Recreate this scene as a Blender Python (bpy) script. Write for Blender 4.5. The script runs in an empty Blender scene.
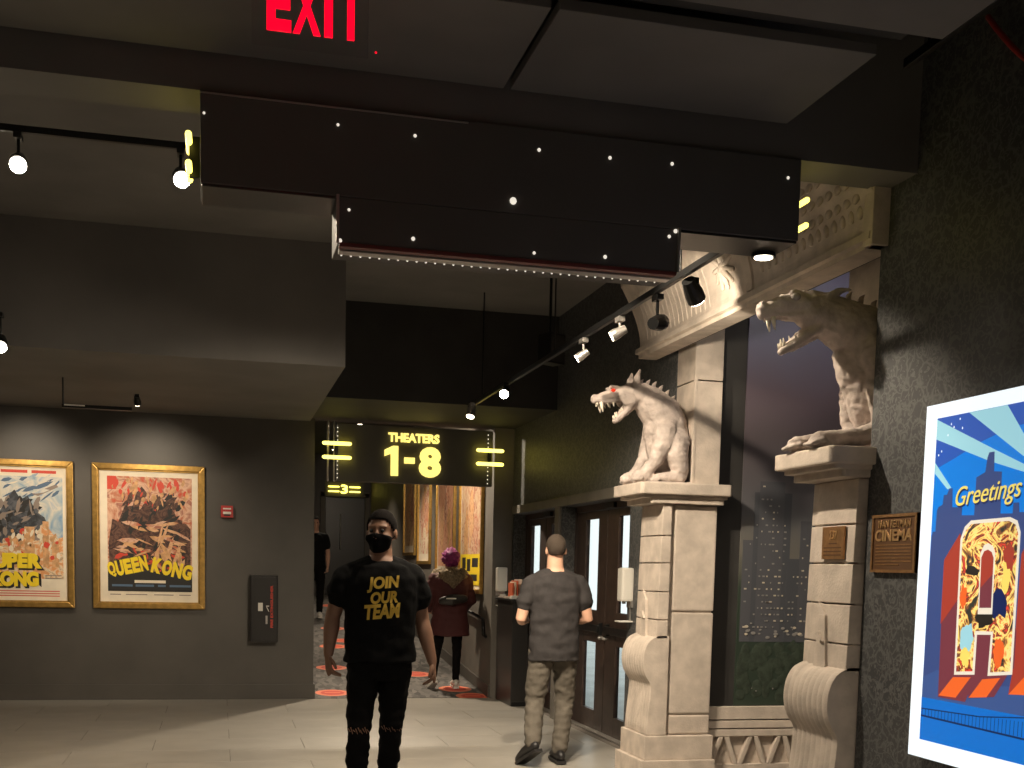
import bpy, bmesh, math, random
from mathutils import Vector, Matrix, noise
from mathutils.bvhtree import BVHTree
random.seed(7)
SC = bpy.context.scene
COL = SC.collection
PI = math.pi

# ---------------------------------------------------------------- camera
# portrait snapshot of which the upper part is framed: principal point lies below the frame centre
FPX, CY = 1174.38, 683.02
yaw, pitch, roll = (math.radians(a) for a in (14.0561, -5.5539, 1.2906))
fw = Vector((math.sin(yaw)*math.cos(pitch), math.cos(yaw)*math.cos(pitch), math.sin(pitch)))
rt = Vector((math.cos(yaw), -math.sin(yaw), 0)); dn = fw.cross(rt)
ri = math.cos(roll)*rt - math.sin(roll)*dn; di = math.sin(roll)*rt + math.cos(roll)*dn
cd = bpy.data.cameras.new('camera'); cam = bpy.data.objects.new('camera', cd); COL.objects.link(cam)
m = Matrix.Identity(4)
for i in range(3): m[i][0] = ri[i]; m[i][1] = -di[i]; m[i][2] = -fw[i]
m[2][3] = 1.5
cam.matrix_world = m
cd.sensor_fit = 'HORIZONTAL'; cd.sensor_width = 36; cd.lens = FPX/1024*36
cd.shift_y = (CY-384)/1024; cd.clip_start = .05; cd.clip_end = 200
SC.camera = cam
# ---------------------------------------------------------------- daylight outside the glass doors, exposure
w = bpy.data.worlds.new('daylight'); SC.world = w; w.use_nodes = True
bg = w.node_tree.nodes['Background']; bg.inputs[0].default_value = (.72, .77, .76, 1); bg.inputs[1].default_value = .85
vs = SC.view_settings; vs.view_transform = 'Standard'; vs.look = 'None'; vs.gamma = 1; vs.use_curve_mapping = False
vs.exposure = 0.88

# ---------------------------------------------------------------- materials
def mat(name, col, rough=.6, metal=0, var=0, scale=6, bump=0, bscale=40, emit=None, es=1, col2=None, spec=None, detail=4):
    M = bpy.data.materials.new(name); M.use_nodes = True
    nt = M.node_tree; b = nt.nodes['Principled BSDF']
    b.inputs['Base Color'].default_value = (*col, 1); b.inputs['Roughness'].default_value = rough; b.inputs['Metallic'].default_value = metal
    if spec is not None: b.inputs['Specular IOR Level'].default_value = spec
    if var or bump:
        tc = nt.nodes.new('ShaderNodeTexCoord')
    if var:
        n = nt.nodes.new('ShaderNodeTexNoise'); n.inputs['Scale'].default_value = scale; n.inputs['Detail'].default_value = detail
        nt.links.new(tc.outputs['Object'], n.inputs['Vector'])
        r = nt.nodes.new('ShaderNodeValToRGB')
        c2 = col2 or tuple(max(0, c*(1-var)) for c in col); c1 = col if col2 else tuple(min(1, c*(1+var)) for c in col)
        r.color_ramp.elements[0].position = .35; r.color_ramp.elements[1].position = .65
        r.color_ramp.elements[0].color = (*c2, 1); r.color_ramp.elements[1].color = (*c1, 1)
        nt.links.new(n.outputs['Fac'], r.inputs['Fac']); nt.links.new(r.outputs['Color'], b.inputs['Base Color'])
    if bump:
        n2 = nt.nodes.new('ShaderNodeTexNoise'); n2.inputs['Scale'].default_value = bscale; n2.inputs['Detail'].default_value = 5
        nt.links.new(tc.outputs['Object'], n2.inputs['Vector'])
        bp = nt.nodes.new('ShaderNodeBump'); bp.inputs['Strength'].default_value = bump; bp.inputs['Distance'].default_value = .01
        nt.links.new(n2.outputs['Fac'], bp.inputs['Height']); nt.links.new(bp.outputs['Normal'], b.inputs['Normal'])
    if emit:
        b.inputs['Emission Color'].default_value = (*emit, 1); b.inputs['Emission Strength'].default_value = es
    return M

def srgb(r, g, b):
    return tuple(((c/255)/12.92 if c/255 <= .04045 else ((c/255+.055)/1.055)**2.4) for c in (r, g, b))

MT = {}
MT['black_paint'] = mat('black_paint', (.030, .028, .026), .7, var=.15, scale=3)
MT['ceiling_paint'] = mat('ceiling_paint', (.17, .16, .148), .8, var=.12, scale=1.5)
MT['soffit_paint'] = mat('soffit_paint', (.155, .147, .135), .75, var=.1, scale=1.5)
MT['wall_dark'] = mat('wall_dark', (.080, .071, .060), .5, var=.1, scale=2, bump=.05, bscale=120)
MT['jamb'] = mat('jamb', (.15, .135, .115), .6, var=.08, scale=4)
MT['grout'] = mat('grout', (.16, .14, .12), .9)
MT['tile'] = mat('tile', (.335, .312, .275), .33, var=.07, scale=3, bump=.03, bscale=60)
MT['stone'] = mat('stone', (.54, .465, .395), .8, var=.13, scale=9, bump=.25, bscale=70, detail=8)
MT['hound_stone'] = mat('hound_stone', (.46, .39, .35), .62, var=.2, scale=14, bump=.5, bscale=45, detail=8)
MT['tooth'] = mat('tooth', (.70, .63, .52), .4)
MT['red_eye'] = mat('red_eye', (.6, .03, .02), .2, emit=(1, .06, .02), es=.35)
MT['stone_eye'] = mat('stone_eye', (.40, .36, .33), .25)
MT['dark_metal'] = mat('dark_metal', (.02, .02, .02), .35, metal=.6)
MT['grey_metal'] = mat('grey_metal', (.45, .43, .40), .35, metal=.7)
MT['white_plastic'] = mat('white_plastic', (.72, .69, .62), .4)
MT['lamp_white'] = mat('lamp_white', (1, .95, .85), .3, emit=(1, .86, .66), es=9)
MT['lamp_hot'] = mat('lamp_hot', (1, .95, .85), .3, emit=(1, .88, .70), es=45)
MT['tube_yellow'] = mat('tube_yellow', (1, .9, .3), .3, emit=(1, .83, .13), es=2.0)
MT['letter_yellow'] = mat('letter_yellow', (1, .9, .4), .4, emit=(1, .80, .20), es=.72)
MT['exit_red'] = mat('exit_red', (.9, .02, .05), .3, emit=(1, .0, .018), es=.8)
MT['clear_panel'] = mat('clear_panel', (.10, .095, .09), .3)
MT['sign_face'] = mat('sign_face', (.10, .093, .084), .65, var=.08, scale=2)
MT['sign_red'] = mat('sign_red', (.16, .035, .03), .5)
MT['emitter'] = mat('emitter', (.9, .85, .75), .3, emit=(1, .92, .78), es=.45)
MT['gold'] = mat('gold', (.52, .31, .085), .33, metal=.75, var=.15, scale=20)
MT['paper'] = mat('paper', (.80, .70, .54), .7, var=.05, scale=8)
MT['ink_black'] = mat('ink_black', (.02, .018, .016), .6)
MT['ink_yellow'] = mat('ink_yellow', (.90, .66, .02), .6)
MT['ink_red'] = mat('ink_red', (.62, .06, .03), .6)
MT['ink_blue'] = mat('ink_blue', (.09, .15, .24), .6)
MT['ink_grey'] = mat('ink_grey', (.28, .22, .18), .6)
MT['ink_tan'] = mat('ink_tan', (.60, .33, .15), .6, var=.25, scale=20)
MT['brass'] = mat('brass', (.36, .20, .085), .38, metal=.7, var=.15, scale=30)
MT['brass_dark'] = mat('brass_dark', (.15, .075, .035), .5, metal=.5)
MT['brass_light'] = mat('brass_light', (.62, .40, .19), .35, metal=.7)
MT['red_plastic'] = mat('red_plastic', (.45, .03, .025), .4)
MT['cabinet_black'] = mat('cabinet_black', (.022, .02, .018), .3)
MT['door_wood'] = mat('door_wood', (.045, .027, .02), .45, var=.25, scale=12)
MT['skin_a'] = mat('skin_a', (.27, .145, .09), .55, var=.06, scale=20)
MT['skin_b'] = mat('skin_b', (.55, .32, .22), .55, var=.05, scale=20)
MT['skin_c'] = mat('skin_c', (.50, .29, .20), .55)
MT['hair_dark'] = mat('hair_dark', (.010, .008, .007), .95, spec=.1, bump=.6, bscale=200)
MT['hair_brown'] = mat('hair_brown', (.05, .034, .022), .7, bump=.8, bscale=260)
MT['hair_purple'] = mat('hair_purple', (.24, .018, .14), .6, var=.3, scale=40, bump=.9, bscale=120)
MT['tee_black'] = mat('tee_black', (.007, .007, .007), .9, spec=.12, bump=.2, bscale=90)
MT['tee_grey'] = mat('tee_grey', (.034, .031, .031), .85, spec=.2, var=.1, scale=20, bump=.2, bscale=90)
MT['jeans_black'] = mat('jeans_black', (.006, .0055, .005), .9, spec=.12, bump=.3, bscale=120)
MT['pants_grey'] = mat('pants_grey', (.095, .082, .064), .85, var=.05, scale=12, bump=.25, bscale=100)
MT['coat'] = mat('coat', (.065, .012, .012), .75, bump=.25, bscale=60)
MT['fur'] = mat('fur', (.20, .15, .09), .9, var=.4, scale=60, bump=1, bscale=120)
MT['shoe_black'] = mat('shoe_black', (.012, .011, .011), .5)
MT['shoe_white'] = mat('shoe_white', (.70, .66, .60), .5)
MT['mask'] = mat('mask', (.006, .0055, .006), .9, spec=.1)
MT['shirt_print'] = mat('shirt_print', (.72, .47, .06), .7)
MT['decal_red'] = mat('decal_red', (.62, .07, .04), .6)
MT['decal_orange'] = mat('decal_orange', (.80, .22, .12), .6)
MT['plant_red'] = mat('flyer_red', (.55, .10, .03), .6)
MT['clear_plastic'] = mat('clear_plastic', (.65, .55, .46), .2)
MT['pavement'] = mat('pavement', (.55, .58, .58), .9, var=.1, scale=2)

def glass_mat():
    M = bpy.data.materials.new('door_glass'); M.use_nodes = True; nt = M.node_tree
    b = nt.nodes['Principled BSDF']; b.inputs['Base Color'].default_value = (.93, .98, .97, 1)
    b.inputs['Roughness'].default_value = .02; b.inputs['Transmission Weight'].default_value = 1; b.inputs['IOR'].default_value = 1.1
    return M
MT['glass'] = glass_mat()

def wallpaper():
    M = bpy.data.materials.new('damask_wallpaper'); M.use_nodes = True; nt = M.node_tree; b = nt.nodes['Principled BSDF']
    tc = nt.nodes.new('ShaderNodeTexCoord')
    n1 = nt.nodes.new('ShaderNodeTexNoise'); n1.inputs['Scale'].default_value = 9; n1.inputs['Detail'].default_value = 2
    nt.links.new(tc.outputs['Object'], n1.inputs['Vector'])
    mx = nt.nodes.new('ShaderNodeMixRGB'); mx.inputs['Fac'].default_value = .12
    nt.links.new(tc.outputs['Object'], mx.inputs['Color1']); nt.links.new(n1.outputs['Color'], mx.inputs['Color2'])
    v = nt.nodes.new('ShaderNodeTexVoronoi'); v.feature = 'DISTANCE_TO_EDGE'; v.inputs['Scale'].default_value = 13
    nt.links.new(mx.outputs['Color'], v.inputs['Vector'])
    v2 = nt.nodes.new('ShaderNodeTexNoise'); v2.inputs['Scale'].default_value = 26; v2.inputs['Detail'].default_value = 3; v2.inputs['Distortion'].default_value = 2.2
    nt.links.new(tc.outputs['Object'], v2.inputs['Vector'])
    r = nt.nodes.new('ShaderNodeValToRGB'); r.color_ramp.elements[0].position = .0; r.color_ramp.elements[1].position = .09
    r.color_ramp.elements[0].color = (1, 1, 1, 1); r.color_ramp.elements[1].color = (0, 0, 0, 1)
    nt.links.new(v.outputs['Distance'], r.inputs['Fac'])
    r2 = nt.nodes.new('ShaderNodeValToRGB'); r2.color_ramp.elements[0].position = .52; r2.color_ramp.elements[1].position = .60
    nt.links.new(v2.outputs['Fac'], r2.inputs['Fac'])
    ad = nt.nodes.new('ShaderNodeMixRGB'); ad.blend_type = 'LIGHTEN'; ad.inputs['Fac'].default_value = 1
    nt.links.new(r.outputs['Color'], ad.inputs['Color1']); nt.links.new(r2.outputs['Color'], ad.inputs['Color2'])
    c = nt.nodes.new('ShaderNodeMixRGB'); c.inputs['Color1'].default_value = (.050, .052, .054, 1); c.inputs['Color2'].default_value = (.115, .116, .115, 1)
    nt.links.new(ad.outputs['Color'], c.inputs['Fac']); nt.links.new(c.outputs['Color'], b.inputs['Base Color'])
    b.inputs['Roughness'].default_value = .5
    return M
MT['wallpaper'] = wallpaper()

def carpet():
    M = bpy.data.materials.new('carpet'); M.use_nodes = True; nt = M.node_tree; b = nt.nodes['Principled BSDF']
    tc = nt.nodes.new('ShaderNodeTexCoord'); mp = nt.nodes.new('ShaderNodeMapping'); mp.inputs['Scale'].default_value = (14, 5, 1)
    nt.links.new(tc.outputs['Object'], mp.inputs['Vector'])
    v = nt.nodes.new('ShaderNodeTexVoronoi'); v.inputs['Scale'].default_value = 1.3; nt.links.new(mp.outputs['Vector'], v.inputs['Vector'])
    r = nt.nodes.new('ShaderNodeValToRGB'); r.color_ramp.elements[0].color = (.05, .047, .045, 1); r.color_ramp.elements[1].color = (.20, .185, .17, 1)
    nt.links.new(v.outputs['Color'], r.inputs['Fac']); nt.links.new(r.outputs['Color'], b.inputs['Base Color']); b.inputs['Roughness'].default_value = .95
    return M
MT['carpet'] = carpet()

def art(name, stops, scale=4, dist=1.5, detail=6, emit=0, stretch=(1, 1, 1)):
    """flat print: blotchy painted colours"""
    M = bpy.data.materials.new(name); M.use_nodes = True; nt = M.node_tree; b = nt.nodes['Principled BSDF']; b.inputs['Roughness'].default_value = .6
    tc = nt.nodes.new('ShaderNodeTexCoord'); mp = nt.nodes.new('ShaderNodeMapping'); mp.inputs['Scale'].default_value = stretch
    n = nt.nodes.new('ShaderNodeTexNoise'); n.inputs['Scale'].default_value = scale; n.inputs['Detail'].default_value = detail; n.inputs['Distortion'].default_value = dist
    nt.links.new(tc.outputs['Object'], mp.inputs['Vector']); nt.links.new(mp.outputs['Vector'], n.inputs['Vector'])
    r = nt.nodes.new('ShaderNodeValToRGB'); cr = r.color_ramp
    while len(cr.elements) < len(stops): cr.elements.new(.5)
    for e, (p, c) in zip(cr.elements, stops): e.position = p; e.color = (*c, 1)
    nt.links.new(n.outputs['Fac'], r.inputs['Fac']); nt.links.new(r.outputs['Color'], b.inputs['Base Color'])
    if emit:
        nt.links.new(r.outputs['Color'], b.inputs['Emission Color']); b.inputs['Emission Strength'].default_value = emit
    return M

def lit(name, col, es=.75):      # translucent ink of the back-lit display
    return mat(name, tuple(c*.5 for c in col), .35, emit=col, es=es)

# ---------------------------------------------------------------- mesh helpers
def tag(o, label=None, cat=None, group=None, kind=None):
    if label: o['label'] = label
    if cat: o['category'] = cat
    if group: o['group'] = group
    if kind: o['kind'] = kind
    return o

def empty(name, loc=(0, 0, 0), rz=0, **k):
    o = bpy.data.objects.new(name, None); COL.objects.link(o); o.location = loc; o.rotation_euler = (0, 0, rz)
    o.empty_display_size = .1
    return tag(o, **k)

class MB:
    def __init__(s): s.v = []; s.f = []
    def add(s, vs, fs):
        k = len(s.v); s.v += [tuple(p) for p in vs]; s.f += [tuple(i+k for i in f) for f in fs]; return s
    def box(s, x0, x1, y0, y1, z0, z1):
        x0, x1 = min(x0, x1), max(x0, x1); y0, y1 = min(y0, y1), max(y0, y1); z0, z1 = min(z0, z1), max(z0, z1)
        return s.add([(x0,y0,z0),(x1,y0,z0),(x1,y1,z0),(x0,y1,z0),(x0,y0,z1),(x1,y0,z1),(x1,y1,z1),(x0,y1,z1)],
                     [(0,3,2,1),(4,5,6,7),(0,1,5,4),(1,2,6,5),(2,3,7,6),(3,0,4,7)])
    def prism(s, poly, axis, d0, d1):
        """poly = 2D outline; axis = direction of extrusion"""
        n = len(poly)
        def P(a, b, d): return {'X': (d, a, b), 'Y': (a, d, b), 'Z': (a, b, d)}[axis]
        vs = [P(a, b, d0) for a, b in poly]+[P(a, b, d1) for a, b in poly]
        return s.add(vs, [tuple(range(n)), tuple(range(2*n-1, n-1, -1))]+[(i, i+n, (i+1) % n+n, (i+1) % n) for i in range(n)])
    def tube(s, pts, rad, n=10, cap=True, up=None):
        """tapered tube with round ends; a radius may be (side, fore-aft)"""
        pts = [Vector(p) for p in pts]; R = [(r, r) if not isinstance(r, (tuple, list)) else r for r in rad]
        T = []
        for i in range(len(pts)):
            a = pts[max(i-1, 0)]; b = pts[min(i+1, len(pts)-1)]; T.append((b-a).normalized())
        if cap:
            P = [pts[0]-T[0]*max(R[0])*f for f in (.98, .75)]; Q = [pts[-1]+T[-1]*max(R[-1])*f for f in (.75, .98)]
            g = lambda r, f: (r[0]*f, r[1]*f)
            R = [g(R[0], .2), g(R[0], .66)]+R+[g(R[-1], .66), g(R[-1], .2)]
            pts = P+pts+Q; T = [T[0]]*2+T+[T[-1]]*2
        u = Vector(up) if up else (Vector((1, 0, 0)) if abs(T[0].x) < .9 else Vector((0, 1, 0)))
        k = len(s.v)
        for p, t, r in zip(pts, T, R):
            a = (u-t*u.dot(t)).normalized(); b = t.cross(a); u = a
            for j in range(n):
                q = 2*PI*j/n; s.v.append(tuple(p+a*math.cos(q)*r[0]+b*math.sin(q)*r[1]))
        L = len(pts)
        for i in range(L-1):
            for j in range(n):
                s.f.append((k+i*n+j, k+i*n+(j+1) % n, k+(i+1)*n+(j+1) % n, k+(i+1)*n+j))
        s.f.append(tuple(k+j for j in range(n-1, -1, -1))); s.f.append(tuple(k+(L-1)*n+j for j in range(n)))
        return s
    def ball(s, c, r, nu=12, nv=8, rot=None):
        c = Vector(c); r = (r, r, r) if not isinstance(r, (tuple, list)) else r
        k = len(s.v); Rm = rot or Matrix.Identity(3)
        s.v.append(tuple(c+Rm@Vector((0, 0, r[2]))))
        for i in range(1, nv):
            t = PI*i/nv
            for j in range(nu):
                p = 2*PI*j/nu
                s.v.append(tuple(c+Rm@Vector((r[0]*math.sin(t)*math.cos(p), r[1]*math.sin(t)*math.sin(p), r[2]*math.cos(t)))))
        s.v.append(tuple(c-Rm@Vector((0, 0, r[2])))); e = len(s.v)-1
        for j in range(nu): s.f.append((k, k+1+j, k+1+(j+1) % nu))
        for i in range(nv-2):
            for j in range(nu):
                a = k+1+i*nu; s.f.append((a+j, a+nu+j, a+nu+(j+1) % nu, a+(j+1) % nu))
        a = k+1+(nv-2)*nu
        for j in range(nu): s.f.append((a+j, e, a+(j+1) % nu))
        return s
    def loft(s, secs, n=20, power=2.0):
        """stacked sections (z, cx, cy, rx, ry)"""
        k = len(s.v)
        for z, cx, cy, rx, ry in secs:
            for j in range(n):
                q = 2*PI*j/n; c, d = math.cos(q), math.sin(q)
                e = 2/power
                s.v.append((cx+rx*math.copysign(abs(c)**e, c), cy+ry*math.copysign(abs(d)**e, d), z))
        L = len(secs)
        for i in range(L-1):
            for j in range(n): s.f.append((k+i*n+j, k+i*n+(j+1) % n, k+(i+1)*n+(j+1) % n, k+(i+1)*n+j))
        s.f.append(tuple(k+j for j in range(n-1, -1, -1))); s.f.append(tuple(k+(L-1)*n+j for j in range(n)))
        return s
    def mesh(s, name, bevel=0, smooth=False):
        me = bpy.data.meshes.new(name); me.from_pydata(s.v, [], s.f)
        bm = bmesh.new(); bm.from_mesh(me); bmesh.ops.recalc_face_normals(bm, faces=bm.faces)
        if bevel: bmesh.ops.bevel(bm, geom=[e for e in bm.edges if e.calc_face_angle(0) > .5], offset=bevel, segments=2, affect='EDGES', profile=.6, clamp_overlap=True)
        bm.to_mesh(me); bm.free()
        if smooth: me.polygons.foreach_set('use_smooth', [True]*len(me.polygons))
        return me
    def build(s, name, material, parent=None, bevel=0, smooth=False, **k):
        return link(name, s.mesh(name, bevel, smooth), material, parent, **k)

def link(name, me, material, parent=None, **k):
    o = bpy.data.objects.new(name, me); COL.objects.link(o)
    if material is not None and not me.materials: me.materials.append(MT[material] if isinstance(material, str) else material)
    if parent is not None: o.parent = parent
    return tag(o, **k)

def box(name, material, parent, x0, x1, y0, y1, z0, z1, bevel=0, **k):
    return MB().box(x0, x1, y0, y1, z0, z1).build(name, material, parent, bevel, **k)

def remeshed(mb, name, voxel, smooth=6, wr=0, wscale=8, factor=.5, wrfun=None):
    """union of overlapping blobs -> one continuous smooth skin"""
    me = mb.mesh(name); o = bpy.data.objects.new(name+'_tmp', me); COL.objects.link(o)
    r = o.modifiers.new('r', 'REMESH'); r.mode = 'VOXEL'; r.voxel_size = voxel
    if smooth:
        q = o.modifiers.new('s', 'SMOOTH'); q.iterations = smooth; q.factor = factor
    dg = bpy.context.evaluated_depsgraph_get(); out = bpy.data.meshes.new_from_object(o.evaluated_get(dg)); out.name = name
    bpy.data.objects.remove(o); bpy.data.meshes.remove(me)
    if wr:
        nn = [v.normal.copy() for v in out.vertices]
        for v, n in zip(out.vertices, nn):
            p = v.co
            a = noise.noise(Vector((p.x*wscale, p.y*wscale, p.z*wscale*1.7)))+.5*noise.noise(p*wscale*2.3)
            v.co = p+n*wr*a*(wrfun(p) if wrfun else 1)
    out.polygons.foreach_set('use_smooth', [True]*len(out.polygons))
    return out

def text_mesh(s, width, height, depth=.004, fat=0, shear=0, sx=None, space=1.0):
    """lettering in the local XY plane, lower left at the origin, fitted to width x height"""
    cu = bpy.data.curves.new('lettering', 'FONT'); cu.body = s; cu.size = 1; cu.offset = fat; cu.shear = shear; cu.extrude = .02; cu.resolution_u = 4; cu.space_character = space
    o = bpy.data.objects.new('lettering_tmp', cu); COL.objects.link(o); bpy.context.view_layer.update()
    dg = bpy.context.evaluated_depsgraph_get(); me = bpy.data.meshes.new_from_object(o.evaluated_get(dg)); bpy.data.objects.remove(o)
    xs = [v.co.x for v in me.vertices]; ys = [v.co.y for v in me.vertices]
    x0, x1, y0, y1 = min(xs), max(xs), min(ys), max(ys)
    kx = width/(x1-x0); ky = height/(y1-y0)
    for v in me.vertices: v.co = ((v.co.x-x0)*kx, (v.co.y-y0)*ky, v.co.z/.02*depth/2+depth/2)
    me.materials.clear()
    return me

# local (u right, v up, w toward the viewer) frames of wall pictures
def frame_y(o): return Matrix(((1,0,0,o[0]),(0,0,-1,o[1]),(0,1,0,o[2]),(0,0,0,1)))      # hangs on a wall that faces -Y
def frame_x(o): return Matrix(((0,0,-1,o[0]),(-1,0,0,o[1]),(0,1,0,o[2]),(0,0,0,1)))     # hangs on a wall that faces -X
def flat(name, poly, material, parent, w0, w1, **k):
    return MB().prism(poly, 'Z', w0, w1).build(name, material, parent, **k)
def rect(u0, v0, u1, v1): return [(u0, v0), (u1, v0), (u1, v1), (u0, v1)]
def words(name, s, u, v, wd, ht, material, parent, w0, depth=.003, rot=0, **k):
    me = text_mesh(s, wd, ht, depth, **k); o = link(name, me, material, parent); o.location = (u, v, w0); o.rotation_euler = (0, 0, rot); return o
# ================================================================ the setting
YF = 13.24          # wall with the posters
XD = 3.28           # wall with the glass doors
XW = 3.10           # wallpapered wall by the camera
ZC = 4.0
def S(name, material, label, cat, boxes, bevel=0):
    b = MB()
    for q in boxes: b.box(*q)
    return b.build(name, material, None, bevel, label=label, cat=cat, kind='structure')

fl = S('floor', 'grout', 'beige large-format tiled lobby floor', 'floor', [(-7, 3.55, -4, 13.3, -.12, -.005), (3.55, 6.2, 4.9, 8.35, -.12, -.005)])
tw, tl, g = 1.2, .6, .004
me_t = MB().box(-tw/2+g/2, tw/2-g/2, -tl/2+g/2, tl/2-g/2, -.01, .0).mesh('tile', bevel=.0015); me_t.materials.append(MT['tile'])
for j in range(19):
    for i in range(-6, 3):
        x = .68+i*tw+(.6 if j % 2 else 0); y = 12.94-j*tl
        if x+tw/2 > XD+.03:
            continue
        o = bpy.data.objects.new('tile', me_t); COL.objects.link(o); o.parent = fl; o.location = (x, y, 0)
for j in range(19):      # cut tiles along the door side
    y = 12.94-j*tl; x1 = .68+(2*tw if j % 2 == 0 else 1*tw+.6)
    xa = x1-tw/2
    while xa+tw <= XD+.03: xa += tw
    box('tile', 'tile', fl, xa+g/2, XD-.002, y-tl/2+g/2, y+tl/2-g/2, -.01, 0, .0015)
S('pavement', 'pavement', 'grey pavement outside the glass doors', 'pavement', [(3.56, 30, 8.4, 40, -.14, -.02)])
SL = .078
def ramp(y): return max(0, (y-13.35)*SL)
b = MB(); b.add([(.9,13.3,0),(3.3,13.3,0),(3.3,24.8,ramp(24.8)),(.9,24.8,ramp(24.8)),(.9,13.3,-.1),(3.3,13.3,-.1),(3.3,24.8,-.1),(.9,24.8,-.1)],
       [(0,1,2,3),(7,6,5,4),(0,4,5,1),(1,5,6,2),(2,6,7,3),(3,7,4,0)])
b.build('floor_corridor', 'carpet', label='grey patterned carpet on the ramp of the theater corridor', cat='carpet', kind='structure')

wf = S('wall_far', 'wall_dark', 'dark grey wall with the framed film posters', 'wall', [(-7, 1.02, YF, YF+.16, 0, 3.1)])
bb = S('baseboard_far', 'wall_dark', 'dark baseboard under the framed film posters', 'baseboard', [(-7, 1.03, YF-.018, YF, 0, .165), (1.02, 1.038, YF-.018, YF+.3, 0, .165)], .004)
S('wall_left', 'wall_dark', 'dark lobby wall beyond the left edge of the picture', 'wall', [(-7.15, -7, -4, YF+.1, 0, ZC)])
S('wall_rear', 'wall_dark', 'dark lobby wall behind the viewer', 'wall', [(-7, 6.2, -4.15, -4, 0, ZC)])
S('wall_right', 'wallpaper', 'dark damask wallpaper wall with the glowing postcard display', 'wall', [(XW, XW+.15, -4, 5.25, 0, ZC)])
S('wall_portal', 'black_paint', 'dark wall above the stone portal', 'wall', [(3.17, 3.27, 5.25, 8.45, 3.12, ZC)])
S('wall_passage_far', 'black_paint', 'dark passage wall carrying the skyline mural', 'wall', [(3.5, 6.1, 8.05, 8.32, 0, ZC)])
S('wall_passage_end', 'black_paint', 'dark end wall of the passage behind the stone portal', 'wall', [(6.0, 6.15, 5.1, 8.05, 0, ZC)])
S('wall_passage_near', 'black_paint', 'dark passage wall opposite the skyline mural', 'wall', [(XW+.15, 6.15, 4.95, 5.1, 0, ZC)])
S('wall_doors', 'wallpaper', 'damask wallpaper wall around the two glass double doors', 'wall',
  [(XD, 3.44, 8.3, 9.23, 0, ZC), (XD, 3.44, 11.23, 11.43, 0, ZC), (XD, 3.44, 13.18, YF+.0, 0, ZC), (XD, 3.44, 9.23, 11.23, 2.12, ZC), (XD, 3.44, 11.43, 13.18, 2.12, ZC)])
S('trim_1', 'jamb', 'grey moulding running above the glass doors', 'trim', [(XD-.03, XD, 8.55, 13.18, 2.12, 2.21)], .006)
S('trim_2', 'jamb', 'grey post casing between the two glass double doors', 'trim', [(XD-.025, XD, 11.26, 11.40, 0, 2.12)], .004)
S('wall_corridor_right', 'jamb', 'grey corridor wall hung with tall film posters', 'wall', [(3.05, 3.5, YF, 24.7, 0, 4.4)])
S('wall_corridor_left', 'wall_dark', 'dark corridor wall behind the corner', 'wall', [(.86, 1.02, YF+.16, 24.7, 0, 4.4)])
S('wall_corridor_end', 'wall_dark', 'dark wall at the end of the theater corridor', 'wall', [(.9, 3.2, 24.6, 24.75, 0, 4.4)])
S('ceiling_corridor', 'black_paint', 'dark ceiling of the theater corridor', 'ceiling', [(.86, 3.5, YF+.16, 24.75, 3.75, 3.85)])

ce = S('ceiling', 'ceiling_paint', 'dark grey painted lobby ceiling', 'ceiling', [(-7.1, 6.2, -4.1, YF+.2, ZC, ZC+.1)])
for q in [(-7, 1.14, 4.2, 4.93), (1.17, 2.42, 4.2, 4.93), (-7, 1.14, -3.9, 4.02), (1.17, 2.58, -3.9, 4.02)]:
    box('ceiling_panel', 'ceiling_paint', ce, *q, 3.47, 3.51, .003)
S('trim_3', 'black_paint', 'black ceiling gap beam between the hung ceiling panels', 'trim', [(-7, 2.5, 4.05, 4.17, 3.52, 3.72)])
S('trim_4', 'soffit_paint', 'dark header beam across the lobby above the hanging sign', 'beam', [(-7, XW, 4.97, 5.23, 3.34, ZC)])
S('trim_5', 'soffit_paint', 'lowered soffit over the framed film posters', 'soffit', [(-7, .97, 9.54, YF, 3.06, ZC)])
S('trim_6', 'black_paint', 'dark bulkhead over the corridor entrance', 'bulkhead', [(.97, XD, 11.5, YF+.16, 3.09, ZC)])

# ---------------------------------------------------------------- mural wall in the passage
def mural_mat():
    M = bpy.data.materials.new('night_city_mural'); M.use_nodes = True; nt = M.node_tree; b = nt.nodes['Principled BSDF']; b.inputs['Roughness'].default_value = .45
    N = nt.nodes.new; L = nt.links.new
    tc = N('ShaderNodeTexCoord'); sp = N('ShaderNodeSeparateXYZ'); L(tc.outputs['Object'], sp.inputs[0])
    # sky over trees by printed height
    mr = N('ShaderNodeMapRange'); mr.inputs['From Min'].default_value = .5; mr.inputs['From Max'].default_value = 3.7; L(sp.outputs['Z'], mr.inputs['Value'])
    nz = N('ShaderNodeTexNoise'); nz.inputs['Scale'].default_value = 1.2; nz.inputs['Detail'].default_value = 4; L(tc.outputs['Object'], nz.inputs['Vector'])
    ad = N('ShaderNodeMath'); ad.operation = 'MULTIPLY_ADD'; ad.inputs[1].default_value = .16; L(nz.outputs['Fac'], ad.inputs[0]); L(mr.outputs[0], ad.inputs[2])
    r = N('ShaderNodeValToRGB'); cr = r.color_ramp
    st = [(.0, (.03,.045,.033)), (.2, (.035,.05,.036)), (.26, (.15,.14,.12)), (.36, (.11,.11,.12)), (.55, (.11,.09,.10)), (.64, (.12,.09,.115)), (.76, (.10,.10,.17)), (.88, (.17,.165,.30)), (1, (.08,.08,.15))]
    while len(cr.elements) < len(st): cr.elements.new(.5)
    for e, (p, c) in zip(cr.elements, st): e.position = p; e.color = (*c, 1)
    L(ad.outputs[0], r.inputs['Fac']); L(r.outputs['Color'], b.inputs['Base Color'])
    return M
MT['mural'] = mural_mat()
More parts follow.
